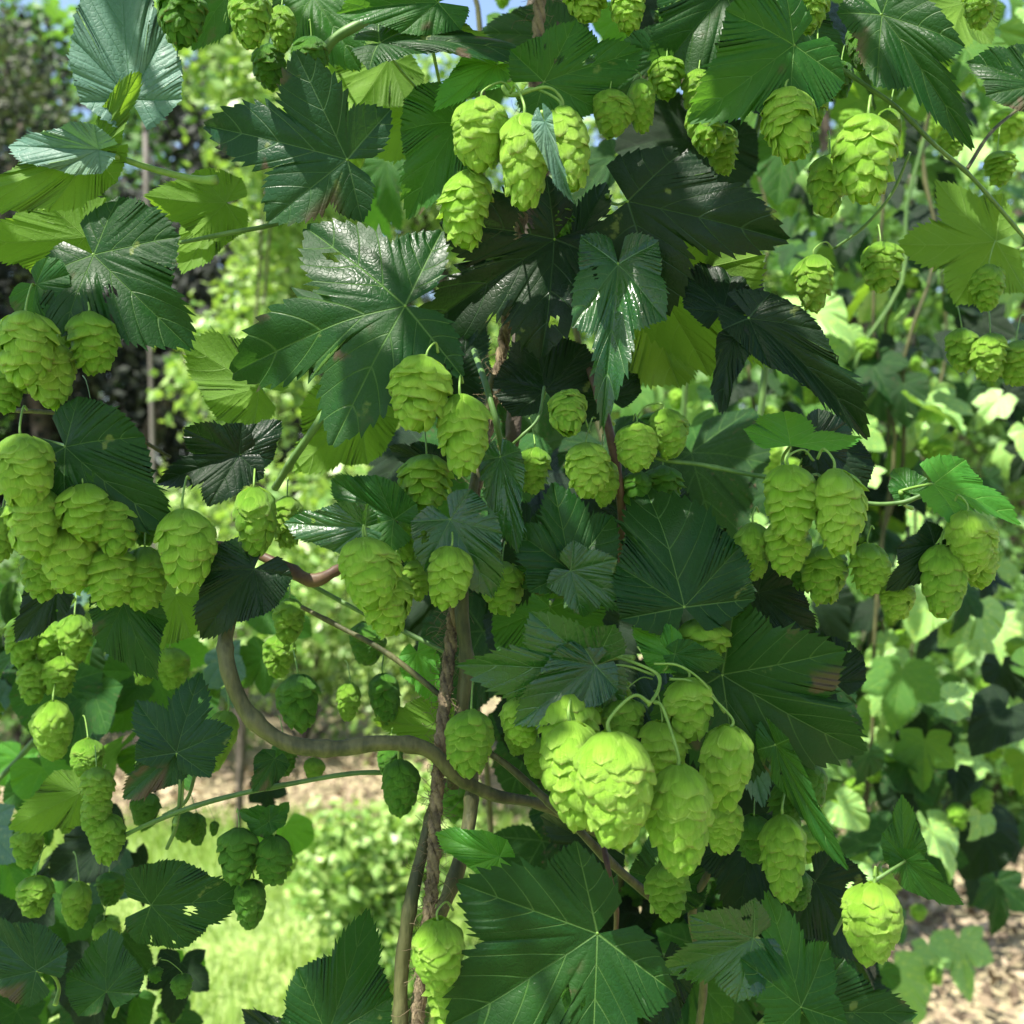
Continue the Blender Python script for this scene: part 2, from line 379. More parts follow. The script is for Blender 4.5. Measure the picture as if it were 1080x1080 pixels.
TOW = Vector((0, -1, 0))
def leaf_frame(A, T, d, pitch, roll, under, width):
    a = P(*A, d); b = P(*T, d); v = b-a; ap = v.length; dr = v.normalized()
    p = R(pitch)
    ex = dr*math.cos(p)+TOW*math.sin(p)
    n0 = (TOW-ex*TOW.dot(ex)).normalized()
    rl = R(roll+(180 if under else 0))
    ez = Matrix.Rotation(rl, 3, ex) @ n0
    ey = ez.cross(ex)
    Ln = ap/max(.35, math.cos(p))
    m = Matrix.Identity(3)
    M = Matrix(((ex.x*Ln, ey.x*Ln*width, ez.x*Ln, a.x), (ex.y*Ln, ey.y*Ln*width, ez.y*Ln, a.y), (ex.z*Ln, ey.z*Ln*width, ez.z*Ln, a.z), (0,0,0,1)))
    return M, a, ex, ez, Ln
leafseed = [100]
def hop_leaf(A, T, label, kind='heart', mat='d', d=.62, w=1., pitch=None, roll=0, under=False, holes=0, pet=None, petr=1.5, extra=(), fold=.12, droop=.22, side=.15, wave=.06, group='leaves of the near hop bine'):
    leafseed[0] += 1; s = leafseed[0]; rng = random.Random(s)
    w *= rng.uniform(.9, 1.06)*1.; droop *= rng.uniform(.7, 1.9); fold *= rng.uniform(.5, 2.1); wave *= rng.uniform(.9, 2.); side *= rng.uniform(.4, 1.9)
    w *= {'pal': .88, 'tri': .92, 'heart': .84}.get(kind, 1.)
    if not holes and rng.random() < .45: holes = rng.choice((1, 2, 3))
    if kind in ('pal', 'two') or mat == 'k': T = (A[0]+(T[0]-A[0])*.92, A[1]+(T[1]-A[1])*.92)
    if pitch is None:
        up = (T[1]-A[1])/max(1, math.hypot(T[0]-A[0], T[1]-A[1]))
        pitch = 24*up+rng.uniform(-8, 8)
    roll = roll+rng.uniform(-7, 7)
    base = P(*A, d)
    t = thing('hop_leaf', label, 'leaf', base, group)
    inv = Matrix.Translation(-base)
    def blade(A, T, kind, mat, w, pitch, roll, under, nm='blade', k=0, fold=fold, dd=0):
        M, a, ex, ez, Ln = leaf_frame(A, T, d+dd, pitch, roll, under, w)
        me = leaf_mesh('leaf_blade', LM[mat], kind=kind, seed=s+k*977, fold=fold, droop=droop, side=side, wave=wave, holes=holes)
        me.transform(inv @ M)
        link(nm, me, None, t)
        return ex, Ln
    ex, Ln = blade(A, T, kind, mat, w, pitch, roll, under)
    for k, e in enumerate(extra):
        blade(e['A'], e['T'], e.get('kind', 'ovate'), e.get('mat', mat), e.get('w', 1.), e.get('pitch', 0), e.get('roll', 0), e.get('under', False), 'lobe', k+1, dd=e.get('dd', 0))
    # petiole
    if pet is None:
        q = (A[0]-(T[0]-A[0])*.22+rng.uniform(-6, 6), A[1]-(T[1]-A[1])*.15+rng.uniform(10, 26), .07)
    else: q = pet if len(pet) == 3 else (*pet, .03)
    e = P(q[0], q[1], d+q[2])-base
    h = TOW*-.012
    V, F = tube([Vector((0,0,0))+TOW*-.0006, e*.35+h, e*.75+h, e], [x*d/FPX*petr for x in (1.0, 1.1, 1.3, 1.8)], 8, 6)
    link('petiole', mk_mesh('petiole', V, F), SM['stalk'], t)
    return t

# ------------------------------------------------------------------ cone
def cone_mesh(seed, ratio, mat, nb=44, loose=0., taper=1., res=(9, 9)):
    rng = np.random.RandomState(seed)
    R0 = ratio/2
    def prof(s):
        s = np.clip(s, 0, 1)
        return R0*np.power(np.clip(np.sin(np.pi*np.power(.012+.988*s, .72*taper)), 0, 1), .62)*1.0
    na, nb_ = res
    a = np.linspace(-1, 1, na)[None]; b = np.linspace(0, 1, nb_)[:, None]
    Vs, Fs, Us, Ts = [], [], [], []; base = 0
    i_, j_ = np.meshgrid(np.arange(nb_-1), np.arange(na-1), indexing='ij')
    Q = np.stack([i_*na+j_, (i_+1)*na+j_, (i_+1)*na+j_+1, i_*na+j_+1], -1).reshape(-1, 4)
    wob = rng.uniform(-.09, .09, 4)*ratio
    for i in range(nb):
        f = i/(nb-1)
        s0 = -.01+.82*f**1.05+rng.uniform(-.012, .012)
        ln = (.27-.07*f)*(1+rng.uniform(-.18, .18))
        phi = i*2.39996*1.0+rng.uniform(-.3, .3)
        ha = (.92-.12*math.sin(math.pi*f))*(1+rng.uniform(-.15, .15))
        sh = np.power(b*.94+.06, .40)*np.power(np.clip(1-b, 0, 1), .48)*1.32
        ph = phi+a*ha*sh+rng.uniform(-.08, .08)*b
        s = s0+ln*b+.018*np.abs(a)*0
        lay = R0*(.005+.115*b+.06*loose*b**2)
        puff = R0*.15*(1+rng.uniform(-.6, .6))*np.sin(np.pi*np.clip(b*.85, 0, 1))*(1-a**2)
        flare = R0*(.07+.5*loose)*(b**4)*(.2+1.6*rng.rand()**2)
        cr = R0*(.034*np.sin(a*rng.uniform(5, 9)+rng.uniform(0, 6))+.028*np.sin(b*9+a*4+rng.uniform(0, 6)))*b*(1-b)*4
        rad = np.maximum(prof(s)*.94, R0*.06)+lay+puff+flare+cr+0*ph
        z = -(s+.012*np.cos(a*1.4)*0)+0*ph
        X = rad*np.cos(ph)*(1+wob[2])+wob[0]*np.sin(s*3); Y = rad*np.sin(ph)*(1+wob[3])+wob[1]*np.sin(s*3)
        Vs.append(np.stack([X, Y, z+0*X], -1).reshape(-1, 3))
        Us.append(np.stack([(a+0*b), b+0*a], -1).reshape(-1, 2))
        Ts.append(np.full(na*nb_, rng.rand()))
        Fs.append(Q+base); base += na*nb_
    # core
    ks, kp = 10, 14
    ss = np.linspace(0, 1.0, ks)[:, None]; pp = np.linspace(0, 2*np.pi, kp)[None]
    rad = prof(ss*.97+.0)*.93
    Vs.append(np.stack([rad*np.cos(pp)+wob[0]*np.sin(ss*3), rad*np.sin(pp)+wob[1]*np.sin(ss*3), -ss*.99+0*pp], -1).reshape(-1, 3))
    Us.append(np.zeros((ks*kp, 2))); Ts.append(np.zeros(ks*kp))
    i_, j_ = np.meshgrid(np.arange(ks-1), np.arange(kp-1), indexing='ij')
    Fs.append(np.stack([i_*kp+j_, (i_+1)*kp+j_, (i_+1)*kp+j_+1, i_*kp+j_+1], -1).reshape(-1, 4)+base)
    V = np.vstack(Vs); F = np.vstack(Fs); U = np.vstack(Us); Tn = np.concatenate(Ts)
    me = mk_mesh('cone_bracts', V, F, U[F.ravel()], Tn)
    me.materials.append(mat)
    return me
CONEM = {}
for m in CM:
    for r, nb, lo, tp in ((.52, 62, .05, 1.0), (.60, 56, .12, 1.0), (.70, 50, .10, .95), (.86, 42, .2, .92)):
        for v in range(5):
            CONEM[(m, r, v)] = cone_mesh(int(r*100)*7+v*31, r, CM[m], nb+(-8, 0, 6, 3, -4)[v], lo*(1., 1.5, .6, 3.2, 2.)[v], tp*(1., .93, 1.06, 1.0, .97)[v])
coneseed = [0]
def hop_cone(x, y, ln, wd, label, tilt=0, d=.58, mat='c', st=None, hero=0, group='cones of the near hop bine', out=None):
    """x, y is the middle of the cone; tilt swings the tip to the right"""
    if wd/ln > .78: wd *= .93; y += ln*.03; ln *= 1.10
    coneseed[0] += 1; rng = random.Random(coneseed[0]*13)
    a = R(tilt+rng.uniform(-2, 2)); lean = R(rng.uniform(-6, 14) if out is None else out)
    top = (x-math.sin(a)*ln/2, y-math.cos(a)*ln/2)
    base = P(*top, d)
    t = thing('hop_cone', label, 'hop cone', base, group)
    r = wd/ln
    key = min((.52, .60, .70, .86), key=lambda q: abs(q-r))
    me = CONEM[(mat, key, rng.randrange(5))]
    if hero: key = r; me = cone_mesh(hero, r, CM[mat], 84, .04, 1.0, (11, 11))
    o = link('bracts', me, None, t)
    S = ln*d/FPX
    sx = S*r/key*.90
    o.scale = (sx, sx, S*.97)
    o.rotation_euler = (Matrix.Rotation(-a, 4, 'Y') @ Matrix.Rotation(-lean, 4, 'X') @ Matrix.Rotation(rng.uniform(0, 6.28), 4, 'Z')).to_euler()
    if st is None: st = (top[0]+rng.uniform(-10, 10), top[1]-rng.uniform(16, 34), .03)
    e = P(st[0], st[1], d+(st[2] if len(st) > 2 else .015))-base
    dn = Vector((math.sin(a), 0, -math.cos(a)))
    V, F = tube([dn*S*.05, -dn*S*.10, e*.6-dn*S*.16, e], [S*.022, S*.015, S*.014, S*.019], 7, 6)
    sk = link('stalk', mk_mesh('cone_stalk', V, F), SM['stalk'], t)
    return t

# ------------------------------------------------------------------ the near hop bine: leaves
lf = hop_leaf
# top left
lf((100,157), (150,80), 'curled leaf at far top left with blue-green upper lobes and yellow-green underside', kind='ovate', mat='u', w=.5, under=True, d=.60, pitch=5, pet=(228,190,.03), petr=3.2,
   extra=[dict(A=(138,104), T=(112,-66), mat='b', w=.8, pitch=0, roll=12, dd=.004, kind='ovate'), dict(A=(104,158), T=(2,158), mat='b', w=.62, pitch=0, roll=-15, dd=-.004), dict(A=(98,160), T=(-45,232), mat='u', w=.62, under=True, pitch=5, dd=.006)])
lf((366,168), (198,128), 'large blue-green leaf with brown withered tips near the top left', kind='pal', mat='w', w=1.08, d=.61, pitch=8, roll=-10, holes=2, pet=(388,118,.04))
lf((98,268), (188,352), 'dark heart-shaped leaf with a deep base notch at the left, above the upper cones', kind='heart', mat='d', w=1.22, d=.60, roll=-8, pet=(40,290,.06))
lf((90,250), (-8,262), 'pale backlit leaf behind the dark notched leaf at the left edge', kind='heart', mat='u', w=1.0, d=.66, under=True)
lf((38,300), (76,330), 'small dark round leaf beside the top left cones', kind='heart', mat='m', w=1.5, d=.595)
lf((427,322), (212,354), 'largest dark lobed leaf left of centre with a long pointed lobe', kind='pal', mat='d', w=1.12, d=.585, pitch=4, roll=10, pet=(452,352,.05), fold=.08)
lf((274,408), (196,368), 'dull olive leaf seen from below under the large lobed leaf', kind='heart', mat='u', w=1.3, d=.67, under=True, roll=25, pet=(282,440,.03))
lf((484,128), (430,214), 'dark leaf tucked behind the left of the three top cones', kind='heart', mat='m', w=1.15, d=.62, roll=10)
lf((523,68), (458,106), 'small fresh leaf above the left of the three top cones', kind='ovate', mat='f', w=1.0, d=.60, roll=15)
lf((574,86), (684,46), 'smooth pointed green leaf above the three top centre cones', kind='heart', mat='m', w=.82, d=.595, roll=12, pet=(600,60,.05))
lf((462,2), (362,14), 'dark leaf crossing the top edge left of centre', kind='heart', mat='m', w=.8, d=.60, roll=0, pitch=10)
lf((400,44), (546,40), 'folded leaf near the top edge showing its pale underside', kind='ovate', mat='d', w=.7, d=.60, pitch=15, roll=-30, pet=(462,110,.03), extra=[dict(A=(430,24), T=(534,50), under=True, mat='u', w=.45, dd=.012, roll=40)])
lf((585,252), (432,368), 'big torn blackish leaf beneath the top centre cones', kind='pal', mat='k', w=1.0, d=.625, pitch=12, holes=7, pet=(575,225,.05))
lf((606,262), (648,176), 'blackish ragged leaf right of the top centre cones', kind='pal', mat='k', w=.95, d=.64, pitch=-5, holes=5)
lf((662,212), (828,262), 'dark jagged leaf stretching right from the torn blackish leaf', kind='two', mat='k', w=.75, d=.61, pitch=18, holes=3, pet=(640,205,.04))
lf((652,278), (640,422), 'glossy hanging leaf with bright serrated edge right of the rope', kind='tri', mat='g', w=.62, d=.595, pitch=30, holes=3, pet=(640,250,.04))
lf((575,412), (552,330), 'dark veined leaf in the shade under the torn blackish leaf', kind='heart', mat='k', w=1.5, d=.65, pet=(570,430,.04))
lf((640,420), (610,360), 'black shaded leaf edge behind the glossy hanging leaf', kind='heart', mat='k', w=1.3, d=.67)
lf((838,47), (742,122), 'mid green heart leaf over the cones at the top right', kind='heart', mat='m', w=1.12, d=.59, roll=-5, pet=(850,20,.05))
lf((765,-8), (690,82), 'dark leaf behind the mid green heart leaf at the top right', kind='heart', mat='d', w=1.15, d=.64)
lf((930,15), (992,150), 'large dark drooping leaf with a folded edge at the top right', kind='tri', mat='d', w=.66, d=.60, pitch=20, roll=15, pet=(905,-20,.04))
lf((1016,4), (974,82), 'yellow-green backlit leaf at the top right edge', kind='heart', mat='u', w=1.05, d=.72, under=True)
lf((1092,90), (1034,46), 'dark leaf cut by the right edge near the top', kind='heart', mat='d', w=1.1, d=.64)
lf((1050,255), (948,262), 'broad olive leaf seen from below at the upper right', kind='tri', mat='u', w=1.35, d=.72, under=True, roll=20, pet=(1085,262,.02))
lf((762,328), (786,240), 'crumpled blackish leaf between the upper right stems', kind='heart', mat='k', w=1.1, d=.62, holes=3, wave=.12)
lf((790,335), (918,446), 'long dark drooping leaf hanging at the right of centre', kind='ovate', mat='k', w=.6, d=.605, pitch=20, roll=-10, pet=(765,352,.03))
lf((690,296), (846,384), 'olive underside of a curled leaf right of the rope top', kind='tri', mat='u', w=.85, d=.65, under=True, pitch=10, roll=25, pet=(650,300,.02), petr=2.4)
lf((690,318), (700,436), 'pale hanging backlit leaf below the curled olive leaf', kind='heart', mat='u', w=.85, d=.69, under=True)
lf((775,355), (742,432), 'twisted black withered leaf with curled tip at right of centre', kind='ovate', mat='k', w=.6, d=.60, wave=.15, roll=40)
lf((834,470), (838,424), 'small upturned bright leaf above the pair of right-hand cones', kind='two', mat='f', w=1.9, d=.60, pitch=-40, roll=0, pet=(830,494,.005), under=False)
lf((722,640), (700,506), 'upright toothed leaf with raised veins right of centre', kind='ovate', mat='d', w=1.50, d=.58, pitch=-8, roll=8, pet=(708,668,.03), fold=.10)
lf((602,602), (590,508), 'dark leaf with three lobes left of the upright toothed leaf', kind='tri', mat='d', w=1.25, d=.60, pitch=-5, pet=(598,570,.05))
lf((602,602), (668,640), 'shiny lobed leaf just below the upright toothed leaf', kind='tri', mat='g', w=.95, d=.592, pitch=15)
lf((606,600), (526,612), 'flat dark leaf pointing left at the very centre', kind='heart', mat='m', w=.75, d=.605, pitch=0)
lf((475,548), (514,620), 'bright heart leaf over the cones at the centre left', kind='heart', mat='g', w=1.15, d=.575, pitch=18, pet=(448,548,.03))
lf((385,556), (298,558), 'shiny small leaf pointing left with wet-looking surface', kind='ovate', mat='g', w=.85, d=.57, pitch=0, roll=-8)
lf((415,548), (342,506), 'small leaf just above the shiny leaf pointing left', kind='heart', mat='m', w=.95, d=.585, roll=-6)
lf((528,482), (536,578), 'narrow dark leaf hanging between the centre cones', kind='ovate', mat='g', w=.65, d=.60, pitch=20, roll=20)
lf((462,492), (402,470), 'dark leaf tucked under the two tall centre left cones', kind='heart', mat='k', w=.8, d=.63)
lf((628,702), (486,716), 'glossy pale-sheened leaf above the big bright cone cluster', kind='tri', mat='g', w=.85, d=.56, pitch=5, roll=-10, pet=(668,694,.02), petr=2.)
lf((628,702), (546,754), 'lower glossy leaf lobe touching the big bright cone cluster', kind='ovate', mat='g', w=.9, d=.555, pitch=15, roll=5)
lf((710,694), (668,648), 'small folded green leaf above the big bright cone cluster', kind='ovate', mat='f', w=.9, d=.57)
lf((712,690), (765,700), 'small pale leaf lying over a cone right of the bright cluster stem', kind='ovate', mat='m', w=.85, d=.565)
lf((762,712), (900,806), 'large dark pleated leaf right of the big bright cone cluster', kind='tri', mat='d', w=1.2, d=.60, pitch=10, roll=12, pet=(745,735,.05))
lf((765,715), (800,842), 'bluish dark leaf hanging beneath the large pleated leaf', kind='ovate', mat='b', w=.55, d=.615, pitch=15)
lf((800,625), (866,672), 'dark bluish shiny leaf behind the right-hand upright leaf', kind='heart', mat='k', w=1.1, d=.64)
lf((985,510), (1082,542), 'arched leaf above the cones at the right edge', kind='two', mat='f', w=.75, d=.59, pitch=10, roll=-35, pet=(950,520,.01))
lf((960,520), (950,488), 'small dark leaf behind the right-hand cluster stem', kind='heart', mat='m', w=1.2, d=.61)
lf((986,575), (934,622), 'small dark puckered leaf between the right-hand cones', kind='heart', mat='k', w=.9, d=.585)
lf((68,471), (158,548), 'dark heart leaf above the heavy left cone cluster', kind='heart', mat='d', w=1.05, d=.575, roll=5, pet=(45,465,.03))
lf((252,480), (163,508), 'dark lobed leaf pointing left over the left branch fork', kind='tri', mat='k', w=.9, d=.60)
lf((254,480), (296,438), 'dark upright lobe of leaf beside the left branch fork', kind='heart', mat='k', w=1.0, d=.605)
lf((268,600), (214,668), 'blackish hanging leaf over the upper end of the thick curved bine', kind='heart', mat='k', w=1.05, d=.59)
lf((130,636), (158,708), 'dark hanging leaf beneath the heavy left cone cluster', kind='heart', mat='d', w=1.05, d=.62)
lf((60,622), (22,678), 'dark narrow leaf under the leftmost cones', kind='ovate', mat='k', w=1.0, d=.64)
lf((186,794), (206,714), 'bluish upright leaf left of the thick curved bine', kind='tri', mat='w', w=1.3, d=.63, pitch=0, pet=(184,870,.0))
lf((186,792), (128,842), 'bluish small leaf lobe pointing down left from the fork', kind='ovate', mat='w', w=.9, d=.635)
lf((84,836), (26,868), 'olive leaf seen from below at the lower left', kind='ovate', mat='u', w=1.1, d=.70, under=True)
lf((159,955), (250,948), 'broad dark leaf at the lower left above the grass', kind='heart', mat='d', w=1.15, d=.62, pitch=5, pet=(150,925,.05))
lf((38,1024), (-30,975), 'dull bluish leaf in the bottom left corner', kind='heart', mat='w', w=1.2, d=.62, pitch=0, pet=(58,1060,.02))
lf((112,1046), (96,990), 'dark leaf right of the bottom left corner leaf', kind='heart', mat='d', w=1.4, d=.63)
lf((345,1092), (392,984), 'dark toothed leaf at the bottom over the grass', kind='heart', mat='d', w=1.1, d=.60, pitch=-10)
lf((310,1100), (240,1072), 'dark leaf tip at the bottom edge left of the toothed leaf', kind='ovate', mat='k', w=.6, d=.62)
lf((630,985), (476,1082), 'largest flat leaf at the bottom centre with pale radiating veins', kind='tri', mat='d', w=1.45, d=.555, pitch=8, roll=6, droop=.12, side=.1, wave=.035, pet=(640,950,.05), holes=0)
lf((795,990), (706,1022), 'dark glossy leaf right of the largest bottom leaf', kind='tri', mat='g', w=1.15, d=.575, pitch=8)
lf((845,1062), (826,952), 'soft green upright leaf near the bottom right', kind='tri', mat='m', w=1.0, d=.565, pitch=-10)
lf((846,1068), (960,1072), 'dark leaf at the bottom edge pointing right', kind='heart', mat='d', w=1.1, d=.575, roll=-10)
lf((527,904), (458,882), 'small fresh leaf left of the rope above the largest bottom leaf', kind='ovate', mat='f', w=.75, d=.57, pet=(518,935,.02))
lf((818,786), (868,908), 'narrow edge-on leaf hanging below the large pleated leaf', kind='ovate', mat='m', w=.40, d=.59, roll=35)
lf((955,908), (1004,962), 'curled leaf above the lone cone at the lower right', kind='ovate', mat='m', w=.7, d=.585, roll=25, pet=(930,925,.005), extra=[dict(A=(953,906), T=(954,846), w=.9, mat='m', roll=-20, dd=.004)])
lf((470,772), (398,752), 'olive leaf behind the thick curved bine near the rope', kind='heart', mat='u', w=.9, d=.68, under=True)
lf((440,688), (456,736), 'small green leaf left of the rope, above the thick curved bine', kind='ovate', mat='f', w=1.1, d=.66)
lf((238,214), (163,216), 'pale-veined underside leaf left of the big withered leaf', kind='heart', mat='u', w=1.1, d=.68, under=True)
lf((225,230), (205,302), 'backlit leaf hanging above the left-pointing branch', kind='ovate', mat='u', w=.85, d=.70, under=True)
lf((410,62), (372,130), 'translucent leaf behind the top centre bine', kind='heart', mat='u', w=1.2, d=.74, under=True)
lf((440,120), (386,190), 'backlit leaf between the withered leaf and the top cones', kind='heart', mat='u', w=1.2, d=.76, under=True)
lf((248,-12), (210,44), 'dark green leaf hanging at the top edge by the top left cones', kind='heart', mat='m', w=1.2, d=.66)
lf((330,-5), (372,70), 'mid green leaf behind the small top left cones', kind='heart', mat='m', w=1.1, d=.68)
lf((185,628), (160,690), 'light leaf hanging behind the heavy left cone cluster', kind='heart', mat='u', w=1.1, d=.72, under=True)
lf((380,430), (320,505), 'large pale backlit leaf behind the centre left branch', kind='heart', mat='u', w=1.2, d=.74, under=True)
lf((368,420), (440,392), 'pale backlit leaf behind the left tall centre cone', kind='heart', mat='u', w=1., d=.76, under=True)
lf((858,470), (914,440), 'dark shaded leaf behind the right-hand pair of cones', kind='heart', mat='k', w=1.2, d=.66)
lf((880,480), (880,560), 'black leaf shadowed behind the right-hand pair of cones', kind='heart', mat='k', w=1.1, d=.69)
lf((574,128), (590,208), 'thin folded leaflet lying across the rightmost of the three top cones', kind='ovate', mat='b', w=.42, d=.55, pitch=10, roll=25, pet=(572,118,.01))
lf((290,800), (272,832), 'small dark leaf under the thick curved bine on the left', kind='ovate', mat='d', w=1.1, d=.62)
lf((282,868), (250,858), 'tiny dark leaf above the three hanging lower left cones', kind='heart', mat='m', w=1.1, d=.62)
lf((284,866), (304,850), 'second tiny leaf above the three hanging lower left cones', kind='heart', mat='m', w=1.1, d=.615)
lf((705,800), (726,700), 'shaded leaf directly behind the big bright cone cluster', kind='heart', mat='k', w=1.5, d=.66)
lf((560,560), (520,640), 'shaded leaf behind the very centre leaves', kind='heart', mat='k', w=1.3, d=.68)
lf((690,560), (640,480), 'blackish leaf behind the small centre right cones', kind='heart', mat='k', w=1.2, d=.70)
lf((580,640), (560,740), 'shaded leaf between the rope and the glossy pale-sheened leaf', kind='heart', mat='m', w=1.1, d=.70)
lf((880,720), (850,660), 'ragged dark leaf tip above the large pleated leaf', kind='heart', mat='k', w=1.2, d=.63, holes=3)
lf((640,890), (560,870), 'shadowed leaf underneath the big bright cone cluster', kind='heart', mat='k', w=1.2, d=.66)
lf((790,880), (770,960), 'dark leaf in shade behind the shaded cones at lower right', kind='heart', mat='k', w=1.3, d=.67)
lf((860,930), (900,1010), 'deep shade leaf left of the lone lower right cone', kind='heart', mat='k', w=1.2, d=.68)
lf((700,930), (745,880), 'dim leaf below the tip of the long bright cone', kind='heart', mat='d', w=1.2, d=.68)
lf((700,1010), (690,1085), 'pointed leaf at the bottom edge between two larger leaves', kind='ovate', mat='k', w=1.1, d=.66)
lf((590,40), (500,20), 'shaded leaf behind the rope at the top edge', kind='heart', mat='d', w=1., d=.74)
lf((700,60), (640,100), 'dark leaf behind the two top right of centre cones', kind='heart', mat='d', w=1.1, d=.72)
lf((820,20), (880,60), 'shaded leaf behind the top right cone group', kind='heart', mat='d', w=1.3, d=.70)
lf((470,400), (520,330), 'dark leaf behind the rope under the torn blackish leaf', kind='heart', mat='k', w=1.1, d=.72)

# ------------------------------------------------------------------ cones
cn = hop_cone
TOPG = 'cones hanging at the top edge on the left'
cn(194,22,66,46,'tight dark green cone with brown-edged scales at the top left edge',3,.60,'d')
cn(265,20,66,41,'tall pale cone cut by the top edge, second from the left',0,.59,'c')
cn(298,32,50,29,'slim small cone right of the tall pale one at the top left',2,.62,'c')
cn(285,70,44,38,'short shaded cone lowest beneath the tall top left cone',0,.64,'d')
cn(328,65,50,36,'round cone with a thin stalk right of the top left cones',0,.61,'d',st=(326,22,0))
cn(507,144,80,57,'left one of the three bright cones at the top centre',-4,.57,'h',st=(540,96,.01))
cn(552,173,104,51,'longest middle one of the three bright cones at the top centre',1,.565,'h',st=(538,98,.015))
cn(597,164,98,47,'right one of the three bright cones at the top centre, behind a folded leaflet',6,.575,'h',st=(545,104,.015))
cn(494,222,86,50,'bright cone hanging lowest below the top centre three',-4,.585,'h',st=(512,160,.03))
cn(590,232,44,27,'small dim cone beneath the right top centre cone',0,.63,'d')
cn(535,160,52,26,'narrow cone half hidden between the left and middle top centre cones',8,.60,'c')
cn(620,6,40,40,'cut-off cone at the top edge, left of its pair',0,.60,'h')
cn(664,12,46,40,'pointed cone at the top edge, right of its pair',0,.60,'h')
cn(644,121,52,40,'loose cone with lifted scales right of the top centre leaves',0,.60,'c',st=(650,72,.01))
cn(677,113,58,30,'slim cone next to the loose cone right of the top centre',3,.61,'c',st=(652,72,.012))
cn(703,84,42,40,'shaded cone beneath the dark leaf at the top right of centre',0,.63,'c')
cn(737,98,46,40,'shaded cone left of the mid green heart leaf point',0,.63,'c')
cn(742,138,56,44,'yellow-green cone under the point of the mid green heart leaf',8,.62,'c')
cn(764,158,54,32,'half-hidden cone behind the yellow-green cone',4,.65,'c')
cn(832,137,84,52,'large open-scaled cone under the mid green heart leaf',4,.585,'h',st=(856,70,.03))
cn(912,172,98,64,'biggest pale cone at the upper right with pointed scales',-3,.575,'h',st=(918,112,.01),out=5)
cn(873,198,68,40,'cone peeking out left of the biggest upper right cone',-3,.60,'c')
cn(862,76,58,34,'slim cone above the large open-scaled cone at the upper right',0,.61,'c')
cn(856,112,60,34,'cone behind the large open-scaled cone, at its right',-4,.62,'c')
cn(888,85,40,24,'small shaded cone between two stalks at the upper right',0,.64,'d')
cn(852,10,46,42,'cone cut by the top edge above the mid green heart leaf',0,.62,'c')
cn(905,52,54,24,'narrow cone left of the large drooping top right leaf',3,.63,'d')
cn(1034,8,40,36,'pale cone at the top right edge over the backlit leaf',0,.66,'c')
cn(936,140,50,28,'cone half behind the biggest upper right cone',-5,.63,'c')
cn(859,300,62,37,'shaded cone hanging alone below the biggest upper right cone',0,.66,'c',st=(878,262,.01))
cn(928,282,50,42,'round cone right of the lone shaded cone at the upper right',0,.70,'c',st=(925,240,.01))
cn(1043,303,46,36,'round cone in front of the broad olive leaf at the right',0,.70,'c')
cn(1015,370,48,34,'left one of three cones in a row at the right edge',2,.72,'c')
cn(1044,378,52,34,'middle one of three cones in a row at the right edge',0,.71,'c')
cn(1073,385,50,36,'right one of three cones in a row, cut by the right edge',0,.72,'c')
cn(1053,178,34,32,'small cone above the right edge branch',0,.74,'c')
cn(1004,150,34,26,'small pale cone behind the upper right branch',0,.78,'c')
G2 = 'cones of the heavy cluster at the left'
cn(28,370,76,60,'bright rounded cone at the upper left edge above the rest',0,.57,'h',out=10)
cn(56,396,66,52,'cone behind and below the bright rounded upper left cone',4,.59,'h')
cn(95,361,62,52,'shaded round cone right of the bright rounded upper left cone',0,.585,'c')
cn(72,345,50,26,'narrow cone between the two upper left cones',4,.61,'c')
cn(8,412,44,44,'cone cut by the left edge under the bright rounded one',0,.60,'c')
cn(92,435,26,24,'tiny bud-like cone under the upper left cones',-8,.60,'c')
cn(26,500,84,58,'open-scaled bright cone at the left edge, highest of the heavy cluster',4,.56,'h')
cn(40,552,72,58,'cone directly below the open-scaled left edge cone',2,.57,'h')
cn(92,540,58,56,'squat bright cone in the heavy left cluster under the dark heart leaf',6,.57,'h')
cn(124,556,58,50,'squat cone right of the squat bright one in the left cluster',4,.58,'c')
cn(72,590,68,60,'cone in the middle of the heavy left cluster',0,.58,'h')
cn(44,606,52,46,'cone low at the left of the heavy left cluster',0,.60,'c')
cn(116,608,62,54,'low rounded cone in the heavy left cluster',4,.59,'h')
cn(154,612,70,44,'shaded cone at the right foot of the heavy left cluster',0,.60,'c')
cn(155,545,66,40,'dim cone behind the dark heart leaf in the left cluster',6,.62,'d')
cn(4,566,60,34,'cone cut by the left edge in the heavy cluster',0,.59,'c')
cn(196,582,90,60,'plump many-scaled cone standing clear right of the heavy left cluster',3,.57,'h',out=4)
cn(268,552,76,43,'cylindrical shaded cone right of the plump many-scaled cone',0,.59,'c')
cn(304,552,56,34,'cone half hidden behind the cylindrical shaded cone',0,.64,'c')
cn(305,655,46,36,'blurred cone under the branch knot',0,.70,'c')
cn(295,692,42,34,'blurred cone just left of the inside of the curved bine',0,.74,'c')
cn(317,742,62,44,'dark green cone hanging inside the curve of the thick bine',4,.66,'d')
cn(369,741,42,24,'slim cone right of the dark cone inside the bine curve',0,.67,'c')
cn(406,738,56,32,'long cone left of the rope inside the bine curve',4,.68,'d')
cn(370,470,44,34,'out-of-focus cone behind the centre left branch',0,.78,'c')
cn(386,680,48,36,'shaded cone under the pair of bright centre left cones',0,.68,'d')
G3 = 'cones of the lower left spray'
cn(25,678,56,34,'blurred cone left of three below the heavy left cluster',0,.74,'c')
cn(54,680,50,36,'blurred middle cone below the heavy left cluster',0,.75,'c')
cn(80,676,54,34,'blurred right cone below the heavy left cluster',2,.74,'c')
cn(38,720,48,32,'cone with pointed tip second row below the left cluster',0,.74,'c')
